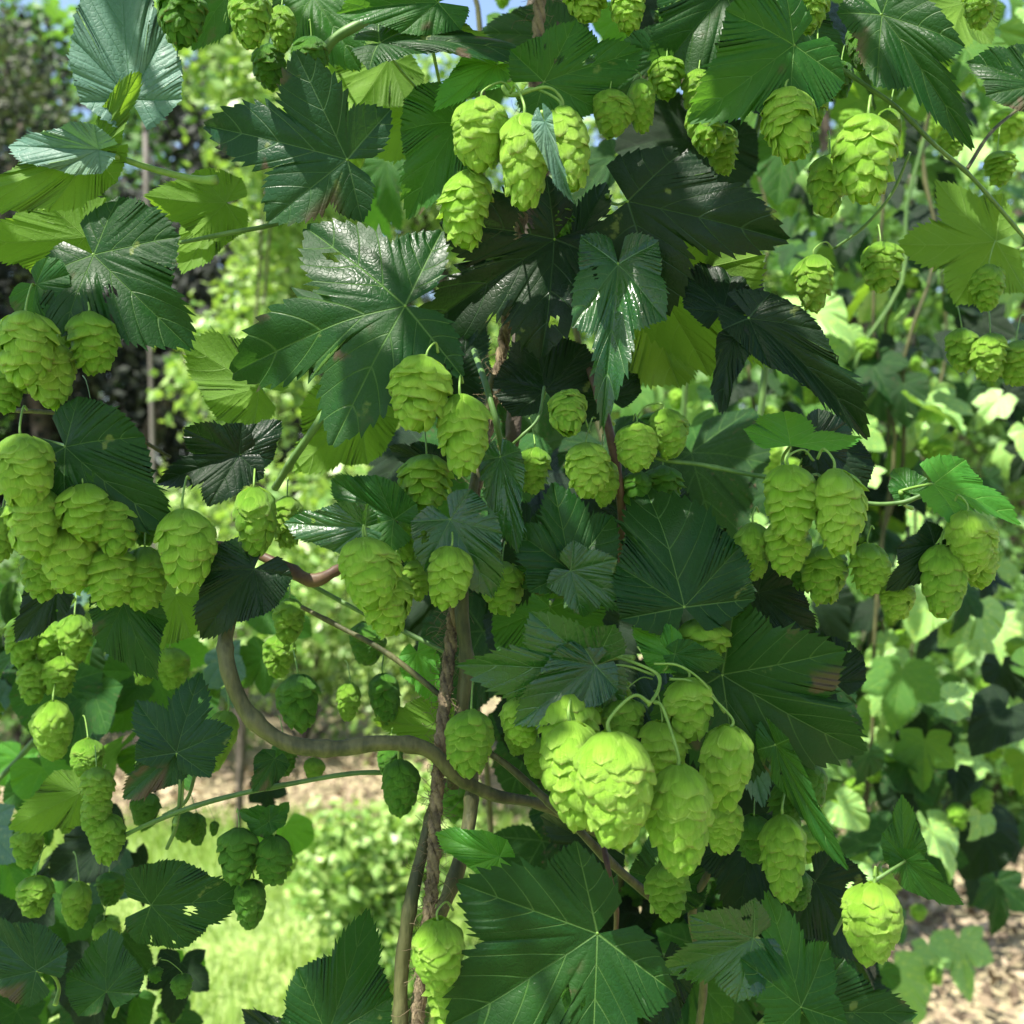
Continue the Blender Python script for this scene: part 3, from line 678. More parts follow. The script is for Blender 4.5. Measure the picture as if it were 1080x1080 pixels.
cn(66,714,44,32,'small round cone second row below the left cluster',0,.74,'c')
cn(57,772,66,38,'yellow-tipped cone hanging lowest below the left cluster',3,.72,'h')
cn(155,700,50,28,'pale cone above the bluish upright leaf',-14,.76,'c')
cn(180,706,46,34,'round pale cone left of the thick curved bine',0,.76,'c')
cn(232,783,68,32,'blurred yellow-green cone behind the bluish upright leaf',-12,.74,'c')
cn(92,800,40,34,'small cone high in the lower left spray',0,.70,'c')
cn(102,832,46,34,'upper cone in the stacked lower left trio',2,.66,'c')
cn(104,862,48,32,'middle cone in the stacked lower left trio',-3,.66,'c')
cn(112,884,50,40,'lowest cone in the stacked lower left trio',3,.66,'c')
cn(152,856,38,30,'shaded cone right of the stacked trio',0,.70,'d')
cn(28,894,40,34,'small cone near the left edge in the lower left spray',0,.72,'c')
cn(72,862,30,24,'tiny cone left of the stacked trio',0,.74,'c')
cn(38,946,44,34,'round cone above the bottom left corner leaf',0,.70,'c')
cn(82,956,52,28,'slim cone hanging right of the corner leaf cone',-3,.70,'c')
cn(116,938,36,26,'brownish small cone next to the broad dark leaf',0,.72,'d')
cn(112,988,34,26,'pointed small cone over the mottled leaf',6,.70,'c')
cn(195,872,34,24,'tiny cone of a pair under the lower left stem',0,.70,'d')
cn(207,876,36,20,'second tiny cone of the pair under the lower left stem',0,.705,'d')
cn(226,874,16,9,'minute hanging bud right of the tiny pair',0,.70,'d')
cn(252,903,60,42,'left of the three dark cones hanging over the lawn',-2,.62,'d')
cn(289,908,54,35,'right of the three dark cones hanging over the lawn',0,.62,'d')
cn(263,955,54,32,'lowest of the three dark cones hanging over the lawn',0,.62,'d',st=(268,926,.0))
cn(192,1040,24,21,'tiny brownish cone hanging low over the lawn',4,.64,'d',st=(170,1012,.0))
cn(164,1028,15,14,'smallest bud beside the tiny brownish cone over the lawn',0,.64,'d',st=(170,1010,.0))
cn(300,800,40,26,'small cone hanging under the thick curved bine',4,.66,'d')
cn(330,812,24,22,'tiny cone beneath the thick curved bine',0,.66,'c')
# centre
cn(443,418,82,62,'bright droplet-speckled cone, upper of the centre left group',-10,.57,'h',st=(462,372,.01),out=8)
cn(488,461,90,52,'tall cone right of the upper centre left cone',2,.575,'h',st=(488,404,.012))
cn(450,512,60,58,'broad shaded cone under the two tall centre left cones',0,.60,'c')
cn(436,570,56,42,'smooth shaded cone behind the bright heart leaf stalk',0,.60,'c')
cn(388,607,80,60,'big bright cone at centre left below the shiny leaf',8,.555,'h',st=(386,566,.0),out=8)
cn(408,638,72,52,'cone overlapped by the big bright centre left cone',8,.575,'h')
cn(471,611,70,48,'bright cone under the bright heart leaf',-8,.565,'h')
cn(440,612,40,34,'small cone left of the one under the bright heart leaf',0,.59,'c')
cn(530,622,58,44,'shaded cone just left of the very centre leaves',0,.61,'c')
cn(600,444,52,42,'nodding cone at centre with round top',0,.59,'c',st=(622,456,.005),out=40)
cn(618,497,56,50,'open rounded cone beneath the nodding centre cone',0,.585,'h')
cn(636,510,54,30,'cone half behind the open rounded centre cone',0,.61,'c')
cn(563,496,46,40,'cone left of the open rounded centre cone',0,.61,'c')
cn(671,474,54,42,'tidy oval cone right of the centre stem',0,.585,'h',st=(668,444,.01))
cn(704,457,50,42,'tilted cone right of the tidy oval one',8,.59,'c',st=(672,440,.005))
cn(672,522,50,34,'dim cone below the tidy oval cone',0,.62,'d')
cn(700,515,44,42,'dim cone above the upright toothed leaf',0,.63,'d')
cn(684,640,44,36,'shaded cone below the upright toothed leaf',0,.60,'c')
cn(740,680,52,58,'cone half covered by a small pale leaf at centre right',0,.59,'c')
# right group
cn(833,532,84,50,'left tall cone of the joined pair at the right',4,.57,'h',st=(858,486,.01))
cn(828,577,56,50,'cone under the left tall cone of the right-hand pair',2,.585,'h')
cn(881,542,94,54,'right tall cone of the joined pair at the right',2,.568,'h',st=(862,484,.01))
cn(868,606,58,48,'shaded cone beneath the right-hand pair',0,.60,'c')
cn(848,600,44,36,'dim cone behind the shaded cone of the right-hand pair',0,.62,'d')
cn(796,583,64,36,'narrow cone left of the right-hand pair',4,.60,'c',st=(800,540,.01))
cn(916,600,52,43,'round cone with lifted top scales right of the pair',0,.585,'c',st=(922,558,.0))
cn(946,632,40,36,'cone tip poking out below the small puckered leaf',0,.60,'h')
cn(990,615,80,43,'slim cone left of the two at the right edge',-4,.58,'c',st=(1000,565,.01))
cn(1022,572,64,52,'front plump cone by the right edge',3,.572,'h',st=(1006,530,.01))
cn(1030,594,56,40,'cone behind the front plump cone by the right edge',6,.59,'h')
# big bright cluster
cn(646,834,126,76,'largest brightest cone, tip pointing down, at the centre bottom',4,.505,'h',st=(686,742,.01),out=4,hero=71)
cn(606,818,116,66,'long cone tucked behind the largest brightest cone on its left',6,.54,'h')
cn(717,866,120,66,'long yellow-green cone right of the largest brightest cone',1,.52,'h',st=(690,740,.01),out=4,hero=72)
cn(766,812,94,54,'tall scaled cone at the right of the big bright cluster',-3,.55,'h',st=(706,716,.005))
cn(728,747,62,54,'round open cone at the top right of the big bright cluster',2,.56,'h',st=(700,708,.01))
cn(598,772,96,64,'bright cone at the left of the big bright cluster',3,.56,'h',st=(690,712,.01))
cn(552,762,56,42,'small bright cone under the glossy leaf lobe, left of the cluster',8,.57,'h')
cn(657,762,50,44,'shaded cone at the heart of the big bright cluster',0,.57,'c',st=(688,716,.01))
cn(697,790,56,50,'cone between the two longest cones of the big cluster',0,.56,'h')
cn(640,735,52,44,'shaded cone under the glossy leaf in the big cluster',0,.59,'c')
cn(764,872,60,38,'lower cone behind the tall scaled cone of the cluster',-4,.58,'h')
cn(568,800,44,26,'narrow dim cone at the left edge of the big cluster',0,.61,'c')
cn(545,778,40,30,'dim cone right of the cone that touches the rope',0,.62,'c')
cn(496,783,66,52,'dull green cone resting against the rope',0,.575,'c')
cn(420,832,64,36,'dark hanging cone left of the rope below the thick bine',0,.61,'d',st=(424,790,.0))
cn(412,803,34,28,'small cone right under the thick bine',0,.63,'d')
cn(705,940,62,44,'shaded cone under the long yellow-green cone',2,.60,'c')
cn(464,1008,78,52,'bright cone beside the rope at the bottom',2,.555,'h',st=(478,960,.01))
cn(474,1058,70,46,'cone cut by the bottom edge beneath the bright rope-side cone',2,.575,'h')
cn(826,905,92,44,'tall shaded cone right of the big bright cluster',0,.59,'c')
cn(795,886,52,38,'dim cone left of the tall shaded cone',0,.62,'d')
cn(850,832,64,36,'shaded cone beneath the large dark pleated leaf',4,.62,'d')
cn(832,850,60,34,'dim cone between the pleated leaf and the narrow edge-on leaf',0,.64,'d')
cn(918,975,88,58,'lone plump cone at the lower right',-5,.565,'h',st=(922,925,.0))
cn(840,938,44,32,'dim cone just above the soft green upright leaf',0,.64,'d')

# ------------------------------------------------------------------ bines and rope
def stem(name, label, cat, pts, rad, mat, group=None, sides=12, rough=.05, n=8):
    ps = [P(p[0], p[1], p[2]) for p in pts]
    base = ps[0]
    t = None
    dm = sum(p[2] for p in pts)/len(pts)
    V, F = tube([p-base for p in ps], [r*.8*dm/FPX for r in rad], sides, n, rough, seed=int(pts[0][0]+pts[0][1]*7))
    o = link(name, mk_mesh(name, V, F), SM[mat]); o.location = base
    o['label'] = label; o['category'] = cat
    if group: o['group'] = group
    return o
ST = 'vines of the near hop bine'
stem('hop_vine','thick smooth brown bine curving in a loop left of the rope','vine',[(300,596,.63),(262,615,.62),(240,660,.60),(241,705,.59),(262,752,.59),(300,782,.59),(350,789,.59),(405,783,.59),(450,790,.595),(482,818,.60),(520,838,.61),(575,850,.63),(640,885,.66)],[7,8,9.5,10,10.5,10.5,10.5,10,9.5,9.5,8,7,5.5],'bine',ST,14)
stem('hop_vine','reddish brown knotted branch above the thick curved bine','vine',[(215,572,.64),(255,578,.63),(300,598,.62),(330,612,.61),(362,598,.615),(400,585,.63)],[4,5,8,9,6,5],'red',ST)
stem('hop_vine','greenish upright bine running beside the rope at centre','vine',[(520,395,.66),(508,470,.66),(492,560,.64),(487,640,.62),(492,700,.62),(484,770,.62),(478,830,.63)],[5,6,8,9,9,9,8],'bine',ST)
stem('hop_vine','olive bine curving down left of the rope to the bottom edge','vine',[(466,820,.62),(450,880,.61),(434,950,.60),(424,1020,.60),(422,1100,.60)],[7,8,9,9.5,9.5],'bine',ST)
stem('hop_vine','brown bine passing behind the rope towards the bottom','vine',[(500,790,.66),(496,860,.65),(482,920,.64),(456,990,.635),(436,1090,.63)],[8,9,10,9,9],'bine',ST)
stem('hop_vine','slanting grey-brown bine under the big bright cone cluster','vine',[(470,770,.62),(525,800,.615),(570,838,.61),(605,870,.61),(650,915,.63),(710,965,.66)],[4,4.5,5.5,5,6,6],'bine',ST)
stem('hop_vine','dark stem dropping right of centre past the small cones','vine',[(618,380,.66),(636,430,.62),(648,480,.615),(655,530,.62),(656,600,.65)],[5,6,6,5.5,5],'red',ST)
stem('hop_vine','thin branch reaching right from the centre to the paired cones','vine',[(640,456,.62),(690,482,.60),(740,490,.595),(790,500,.595),(830,505,.60),(862,500,.60)],[2.5,3,3,3,3,2],'green',ST)
stem('hop_vine','thin branch carrying the cones at the right edge','vine',[(862,500,.62),(905,528,.605),(950,530,.60),(985,518,.595),(1015,522,.60),(1030,545,.60)],[2,2.6,3,2.6,2.4,2],'green',ST)
stem('hop_vine','short slanting stem above the narrow centre leaf','vine',[(500,370,.66),(512,405,.62),(522,440,.61),(532,485,.62)],[4,4,4,4],'green',ST)
stem('hop_vine','hooked thin tendril at centre below the dark veined leaf','vine',[(574,408,.63),(568,440,.61),(552,458,.605),(534,474,.61)],[2,2,2,2],'green',ST)
stem('hop_vine','straight green branch rising between the left and centre leaves','vine',[(290,515,.66),(312,480,.64),(340,440,.63),(368,402,.64)],[5,5,5.5,5.5],'green',ST)
stem('hop_vine','thin branch running from the branch knot down to the rope','vine',[(318,640,.64),(360,662,.63),(410,690,.625),(470,738,.62)],[3,3.4,3.6,4],'bine',ST)
stem('hop_vine','second thin branch crossing just above it towards the rope','vine',[(325,615,.66),(380,645,.65),(430,668,.64),(482,694,.63)],[3,3,3,3],'green',ST)
stem('hop_vine','thin lower left branch under the thick curved bine','vine',[(440,818,.64),(380,815,.635),(310,826,.63),(250,838,.63),(200,852,.63),(150,872,.65),(110,892,.68)],[3,3,3.2,3.2,3.4,3,2.6],'green',ST)
stem('hop_vine','upright thin stem below the bluish leaf','vine',[(188,790,.64),(190,830,.635),(186,870,.64),(176,895,.65)],[2.4,2.4,2.6,2.4],'green',ST)
stem('hop_vine','short stem rising right of the upright thin stem','vine',[(172,860,.66),(196,845,.655),(206,815,.655),(214,785,.66)],[2,2.4,2.4,2],'green',ST)
stem('hop_vine','thin branch pointing left above the large lobed leaf','vine',[(190,256,.64),(240,246,.63),(290,236,.64),(340,215,.66)],[2.4,3,3.2,3],'green',ST)
stem('hop_vine','dark green branch at the top edge left of centre','vine',[(330,72,.66),(352,42,.65),(385,22,.65),(430,-10,.67)],[6,6.5,6.5,6],'green',ST)
stem('hop_vine','long thin branch slanting down at the upper right edge','vine',[(870,60,.63),(910,88,.62),(948,115,.62),(985,152,.63),(1020,182,.65),(1050,215,.67),(1090,262,.70)],[2.4,2.8,2.8,2.8,2.8,2.8,2.6],'green',ST)
stem('hop_vine','thin forked twig between the upper right cones','vine',[(960,160,.64),(940,205,.65),(910,240,.66),(880,262,.67)],[2,2,2,1.6],'green',ST)
stem('hop_vine','twig arching towards the upper right edge','vine',[(1020,178,.66),(1045,140,.68),(1080,110,.70)],[2.6,2.2,2],'bine',ST)
stem('hop_vine','thin branch entering from the left edge over the heavy cluster','vine',[(-20,432,.63),(40,434,.61),(90,440,.61),(140,460,.61),(180,482,.63)],[3,3,3,2.6,2],'bine',ST)
stem('hop_vine','pale green flower stalk branching over the big bright cluster','vine',[(640,690,.58),(672,700,.56),(694,712,.55),(694,728,.535),(684,744,.52)],[1.9,2,2.3,2.2,1.8],'stalk',ST)
stem('hop_vine','pale side stalk crossing to the right over the bright cluster','vine',[(690,700,.555),(716,702,.55),(742,720,.55),(764,752,.555)],[1.5,1.5,1.5,1.5],'stalk',ST)
stem('hop_vine','thin dark stem behind the upright toothed leaf stalk','vine',[(716,640,.60),(712,672,.60),(702,705,.58)],[2.4,2.4,2.4],'red',ST)
stem('hop_vine','brown knotted stem right of the largest bottom leaf','vine',[(634,880,.62),(642,920,.60),(650,960,.62),(648,1000,.66)],[3.4,3.4,3.4,3],'red',ST)
stem('hop_vine','green stem arching over the three top centre cones','vine',[(518,52,.64),(528,86,.60),(540,100,.585),(576,92,.58),(592,104,.58),(594,118,.58)],[3,3,3.4,2,1.8,1.6],'stalk',ST)
stem('hop_vine','thin stem dropping from the olive leaf at the top centre','vine',[(452,30,.63),(460,70,.64),(470,120,.68)],[2.2,2.2,2.2],'stalk',ST)
stem('hop_vine','stem running behind the lower right leaves to the bottom','vine',[(735,1100,.70),(742,1030,.69),(730,960,.68),(760,900,.68)],[5,5,5,5],'bine',ST)
stem('hop_vine','hooked stalk carrying the lone lower right cone','vine',[(880,985,.62),(902,945,.59),(924,928,.58),(955,908,.585)],[2.4,2.4,2.4,2],'green',ST)
stem('hop_vine','thin bottom right stem beneath the soft green leaf','vine',[(780,1100,.62),(820,1065,.60),(850,1060,.58)],[3,3,2.4],'green',ST)

# coir rope: three twisted strands and loose fibres
RP = [(572,-60,.68),(566,60,.68),(556,180,.68),(540,300,.68),(528,380,.68),(505,500,.66),(485,600,.64),(474,690,.625),(466,770,.61),(460,850,.605),(456,930,.60),(448,1000,.60),(438,1100,.60)]
rc = catmull([P(*p) for p in RP], 40)
ro = P(*RP[0])
rope = thing('hemp_rope', 'hairy brown coir rope hanging down the middle behind the bines', 'rope', ro)
tot = 0; cum = [0]
for a, b in zip(rc, rc[1:]): tot += (b-a).length; cum.append(tot)
for k in range(3):
    pts = []
    for i, c in enumerate(rc):
        an = cum[i]*2*math.pi/.034+k*2.094
        pts.append(c-ro+Vector((math.cos(an), math.sin(an), 0))*.0018)
    V, F = tube(pts, [.0021], 8, 1, .55, seed=k)
    link('strand', mk_mesh('rope_strand', V, F), SM['rope'], rope)
rr = random.Random(5); parts = []
for i in range(900):
    j = rr.randrange(len(rc)-1); c = rc[j]-ro
    a = rr.uniform(0, 6.28); dv = Vector((math.cos(a), math.sin(a), rr.uniform(-1.5, 1.5))).normalized()
    l = rr.uniform(.004, .013)
    s = c+Vector((math.cos(a), math.sin(a), 0))*.004
    q = Vector((rr.uniform(-1, 1), rr.uniform(-1, 1), rr.uniform(-1, 1)))*l*.4
    parts.append(tube([s, s+dv*l*.5+q, s+dv*l+q*.3], [.00018, .00012], 3, 2))
V, F = joinvf(parts)
fb = link('loose_fibres', mk_mesh('rope_fibres', V, F), SM['rope'], rope); fb['kind'] = 'stuff'
# the old woody trunk of the bine behind the rope at the top
stem('hop_vine','thick brown woody stem behind the rope at the top centre','vine',[(570,-80,.80),(574,40,.80),(566,150,.80),(560,260,.79),(548,380,.77),(540,470,.75)],[20,20,17,14,11,9],'bark',ST,16,.25)

# ------------------------------------------------------------------ the hop plants behind
LOWM = {}
def low_leaf(mat, v):
    k = (mat, v)
    if k not in LOWM:
        LOWM[k] = leaf_mesh('background_leaf', LM[mat], kind=('tri', 'heart', 'pal', 'heart', 'tri')[v], seed=500+v, res=2, tres=6, fold=.10+.05*v, droop=.3, side=.2, wave=.09)
    return LOWM[k]
LOWC = {(m, v): cone_mesh(60+v, (.66, .74, .84)[v], CM[m], 26, .12, 1.0, (6, 6)) for m in 'hcd' for v in range(3)}
def place_leaf(o, pos, rng, size, face=0.0, up=.75, spread=.6):
    """hanging leaf: blade normal leans outward and upward, tip points down"""
    n = Vector((rng.gauss(face, spread), -1+rng.gauss(0, .45), up+rng.gauss(0, .45))).normalized()
    tip = Vector((rng.gauss(0, .6), rng.gauss(-.1, .3), -1+rng.gauss(0, .35)))
    ex = (tip-n*tip.dot(n)).normalized(); ey = n.cross(ex)
    M = Matrix(((ex.x, ey.x, n.x), (ex.y, ey.y, n.y), (ex.z, ey.z, n.z))).to_4x4()
    o.matrix_basis = Matrix.Translation(pos) @ M @ Matrix.Diagonal((size, size*rng.uniform(.95, 1.2), size, 1))
def hop_plant(label, boxes, mats, nleaf, ncone, ls, cs, stems, seed, cmats='ch', up=.75, slope=0.):
    rng = random.Random(seed)
    base = Vector(stems[0][0])
    t = thing('hop_plant', label, 'hop plant', base, 'hop plants behind the near bine')
    parts = []
    for i, s in enumerate(stems):
        qs = catmull([Vector(q)-base for q in s], 9); g_ = random.Random(i+seed); qs = [q+Vector((g_.gauss(0, .012), g_.gauss(0, .012), 0)) for q in qs]
        V, F = tube(qs, [.0035, .003, .0025], 7, 3, .05, seed=i)
        link('stem', mk_mesh('plant_stem', V, F), SM['green' if i % 2 else 'bine'], t)
    tw = sum(b[6] for b in boxes)
    for i in range(nleaf+ncone):
        u = rng.uniform(0, tw)
        for b in boxes:
            u -= b[6]
            if u <= 0: break
        d = rng.uniform(b[4], b[5])
        qy = rng.uniform(b[2], b[3]); d += slope*(900-qy)/900
        p = P(rng.uniform(b[0], b[1]), qy, d)-base
        if i < nleaf:
            o = link('leaf', low_leaf(rng.choice(mats), rng.randrange(5)), None, t)
            place_leaf(o, p, rng, ls*rng.uniform(.55, 1.25), up=up)
        else:
            o = link('cone', LOWC[(rng.choice(cmats), rng.randrange(3))], None, t)
            s = cs*rng.uniform(.7, 1.15)
            o.location = p; o.scale = (s, s, s); o.rotation_euler = (rng.gauss(0, .15), rng.gauss(0, .15), rng.uniform(0, 6))
    return t
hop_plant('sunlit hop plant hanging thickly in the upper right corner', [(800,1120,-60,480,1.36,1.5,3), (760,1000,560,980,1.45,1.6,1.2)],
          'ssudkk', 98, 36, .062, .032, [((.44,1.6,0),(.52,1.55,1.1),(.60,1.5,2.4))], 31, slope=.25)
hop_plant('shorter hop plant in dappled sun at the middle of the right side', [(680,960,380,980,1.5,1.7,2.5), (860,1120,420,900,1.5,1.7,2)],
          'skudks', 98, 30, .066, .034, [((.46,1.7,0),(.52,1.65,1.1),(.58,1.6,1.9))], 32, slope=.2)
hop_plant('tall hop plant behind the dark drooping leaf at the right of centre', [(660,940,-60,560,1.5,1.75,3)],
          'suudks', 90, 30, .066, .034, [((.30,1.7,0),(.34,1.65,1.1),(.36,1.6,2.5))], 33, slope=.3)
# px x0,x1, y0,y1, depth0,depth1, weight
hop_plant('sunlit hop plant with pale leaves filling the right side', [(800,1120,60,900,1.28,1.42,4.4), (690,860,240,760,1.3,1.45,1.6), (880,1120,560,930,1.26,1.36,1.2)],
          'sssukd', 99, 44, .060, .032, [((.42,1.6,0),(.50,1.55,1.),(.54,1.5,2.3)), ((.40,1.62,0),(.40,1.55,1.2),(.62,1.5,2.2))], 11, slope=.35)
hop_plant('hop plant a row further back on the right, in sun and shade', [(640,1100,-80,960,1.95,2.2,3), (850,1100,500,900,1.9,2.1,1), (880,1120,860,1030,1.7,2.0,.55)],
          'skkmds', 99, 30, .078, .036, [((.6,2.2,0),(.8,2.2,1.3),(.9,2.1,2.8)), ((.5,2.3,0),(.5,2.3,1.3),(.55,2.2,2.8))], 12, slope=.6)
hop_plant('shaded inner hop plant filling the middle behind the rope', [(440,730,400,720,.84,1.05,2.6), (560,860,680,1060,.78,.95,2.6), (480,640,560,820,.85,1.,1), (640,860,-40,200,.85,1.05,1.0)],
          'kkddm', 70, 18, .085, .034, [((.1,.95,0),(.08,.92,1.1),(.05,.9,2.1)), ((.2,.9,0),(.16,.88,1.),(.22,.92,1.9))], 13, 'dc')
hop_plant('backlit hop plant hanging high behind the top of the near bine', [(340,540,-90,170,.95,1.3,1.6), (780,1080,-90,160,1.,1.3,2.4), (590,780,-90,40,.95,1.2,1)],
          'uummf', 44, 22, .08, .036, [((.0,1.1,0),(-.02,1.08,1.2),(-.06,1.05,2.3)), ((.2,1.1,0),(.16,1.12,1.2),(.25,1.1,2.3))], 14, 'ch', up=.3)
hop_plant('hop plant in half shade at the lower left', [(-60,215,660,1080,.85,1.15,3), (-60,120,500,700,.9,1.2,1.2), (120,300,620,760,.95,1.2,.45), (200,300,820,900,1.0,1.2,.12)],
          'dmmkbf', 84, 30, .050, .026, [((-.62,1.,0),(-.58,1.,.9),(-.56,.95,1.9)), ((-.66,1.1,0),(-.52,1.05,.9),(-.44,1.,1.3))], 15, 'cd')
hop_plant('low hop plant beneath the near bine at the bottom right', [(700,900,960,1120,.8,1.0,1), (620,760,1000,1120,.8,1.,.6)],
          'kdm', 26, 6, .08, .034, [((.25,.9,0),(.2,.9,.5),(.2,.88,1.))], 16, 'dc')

# ------------------------------------------------------------------ leaf clouds for shrubs and trees
def cloud(blobs, n, size, seed, squash=1., hang=0.):
    rng = np.random.RandomState(seed)
    w = np.array([b[3]**2*b[4] if len(b) > 4 else b[3]**2 for b in blobs]); w = w/w.sum()
    k = rng.choice(len(blobs), n, p=w)
    B = np.array([b[:4] for b in blobs])[k]
    d = rng.normal(size=(n, 3)); d /= np.linalg.norm(d, axis=1)[:, None]
    rad = B[:, 3]*rng.uniform(.35, 1., n)**.5
    c = B[:, :3]+d*rad[:, None]*np.array([1, 1, squash])
    # leaf clumps
    c += rng.normal(size=(n, 3))*size*1.2
    nr = d*.6+rng.normal(size=(n, 3))*.7+np.array([0, -.1, .5]); nr /= np.linalg.norm(nr, axis=1)[:, None]
    t = rng.normal(size=(n, 3)); t[:, 2] -= hang; t -= nr*(t*nr).sum(1)[:, None]; t /= np.linalg.norm(t, axis=1)[:, None]
    b = np.cross(nr, t); s = size*rng.uniform(.6, 1.3, n)[:, None]
    V = np.stack([c-t*s*.6, c+b*s*.36-nr*s*.08, c+t*s*.6, c-b*s*.36-nr*s*.08], 1).reshape(-1, 3)
    F = np.arange(n*4).reshape(-1, 4)
    tint = np.repeat(rng.rand(n), 4)
    return V, F, tint
def plantcloud(name, label, cat, loc, blobs, n, size, mat, seed, trunk=None, group=None, squash=1., hang=0., part='foliage', tmat='bark'):
    t = thing(name, label, cat, loc, group); base = Vector(loc)
    V, F, ti = cloud(blobs, n, size, seed, squash, hang)
    V = V-np.array(loc)
    link(part, mk_mesh(part, V, F, None, ti, False), FM[mat], t)
    rng = random.Random(seed); parts = []
    r0 = trunk or .015
    for b in sorted(blobs, key=lambda b: -b[3])[:9]:
        q = Vector(b[:3])-base
        parts.append(tube([Vector((rng.uniform(-1, 1)*r0, rng.uniform(-1, 1)*r0, -.03)), Vector((q.x*.25, q.y*.25, q.z*.45)), Vector((q.x*.8, q.y*.8, q.z*.85)), q], [r0, r0*.75, r0*.45, r0*.2], 8, 5, .1, seed=seed))
    V, F = joinvf(parts)
    link('trunk' if trunk else 'branches', mk_mesh('wood', V, F), SM[tmat], t)
    return t
def blobset(x0, x1, y0, y1, z0, z1, n, r0, r1, seed):
    g = random.Random(seed)
    return [(g.uniform(x0, x1), g.uniform(y0, y1), g.uniform(z0, z1), g.uniform(r0, r1)) for _ in range(n)]
TG = 'trees beyond the lawn'
plantcloud('evergreen_tree', 'very dark evergreen tree beyond the lawn at the upper left', 'tree', (-3.3,8.2,0), blobset(-4.8,-1.3,7.4,9.2,.7,5.0,40,.5,.85,1), 34000, .075, 'dark', 1, .14, TG)
plantcloud('garden_tree', 'olive sunlit tree in front of the dark evergreen at the far left', 'tree', (-3.6,6.6,0), blobset(-4.2,-2.9,6.2,7.,2.9,4.9,9,.2,.4,2), 3000, .05, 'olive', 2, .07, TG)
plantcloud('garden_tree', 'bright leafy small tree left of centre behind the bines', 'tree', (-1.15,4.6,0), blobset(-1.35,-.75,4.2,5.1,1.1,3.6,16,.18,.32,3), 9000, .05, 'bright', 3, .010, TG)
plantcloud('garden_tree', 'bright spreading tree behind the rope near the centre', 'tree', (.2,6.8,0), blobset(-.8,1.3,6.,7.4,1.0,3.9,24,.35,.6,4), 15000, .07, 'bright', 4, .06, TG)
plantcloud('garden_tree', 'mid green tree behind the right-hand hop row', 'tree', (2.2,6.2,0), blobset(1.1,3.2,5.5,7.,.8,4.2,26,.4,.65,5), 17000, .07, 'mid', 5, .08, TG)
plantcloud('garden_tree', 'distant pale olive tree showing in the upper middle gap', 'tree', (1.2,13,0), blobset(-1.2,3.4,12,14,1.5,6.0,26,.5,.95,6), 12000, .13, 'olive', 6, .14, TG)
plantcloud('garden_tree', 'tall distant tree at the far left of the garden', 'tree', (-7,15,0), blobset(-10,-4.,13.5,17,2,8,30,.8,1.5,7), 13000, .2, 'mid', 7, .2, TG)
plantcloud('garden_tree', 'tall distant tree at the far right of the garden', 'tree', (7,15,0), blobset(4.2,10,13.5,17,2,8,30,.8,1.5,8), 13000, .2, 'mid', 8, .2, TG)
plantcloud('evergreen_tree', 'dark distant evergreen behind the left of centre', 'tree', (-2.6,14,0), blobset(-4.2,-1.1,13,15,1,5.2,22,.6,1.1,9), 12000, .14, 'dark', 9, .16, TG)
SG = 'shrubs round the lawn'
plantcloud('shrub', 'dark low shrub at the left end of the dirt strip', 'shrub', (-2.9,6.6,0), blobset(-3.8,-1.9,6.3,7.3,.25,.95,16,.25,.42,21), 9000, .05, 'mid', 21, None, SG)
plantcloud('shrub', 'speckled sunlit shrub behind the dirt strip', 'shrub', (-1.3,6.8,0), blobset(-1.9,-.5,6.4,7.4,.3,1.25,16,.25,.40,22), 8000, .05, 'bright', 22, None, SG)
plantcloud('shrub', 'tall bright shrub left of the loop of the thick bine', 'shrub', (-2.0,5.9,0), blobset(-2.3,-1.7,5.7,6.4,.8,1.5,8,.16,.28,26), 3500, .045, 'bright', 26, None, SG)
plantcloud('shrub', 'small glossy-leaved bush on the lawn left of the rope', 'shrub', (-.36,3.3,0), blobset(-.50,-.20,3.1,3.5,.10,.62,12,.08,.14,23), 5000, .036, 'bright', 23, None, SG)
plantcloud('shrub', 'leafy bush low behind the right-hand hop plants', 'shrub', (.9,3.6,0), blobset(.35,1.25,3.3,4.,.3,1.35,14,.2,.32,24), 7000, .045, 'mid', 24, None, SG)
plantcloud('shrub', 'broad bush at the far right behind the dry soil', 'shrub', (2.2,4.9,0), blobset(1.4,3.,4.6,5.4,.25,1.4,16,.28,.42,25), 8000, .05, 'mid', 25, None, SG)

# weathered post with its cap, left of the small bright tree
t = thing('garden_post', 'thin weathered grey post standing in front of the dark evergreen', 'post', (-1.72,5.3,0))
V, F = tube([Vector((0,0,-.05)), Vector((-.01,0,1.5)), Vector((-.05,0,3.3))], [.013, .012, .011], 10, 6, .08); link('pole', mk_mesh('post_pole', V, F), SM['grey'], t)
V, F = tube([Vector((-.05,0,3.29)), Vector((-.05,0,3.31)), Vector((-.05,0,3.33))], [.016, .016, .008], 10, 1); link('cap', mk_mesh('post_cap', V, F), SM['grey'], t)

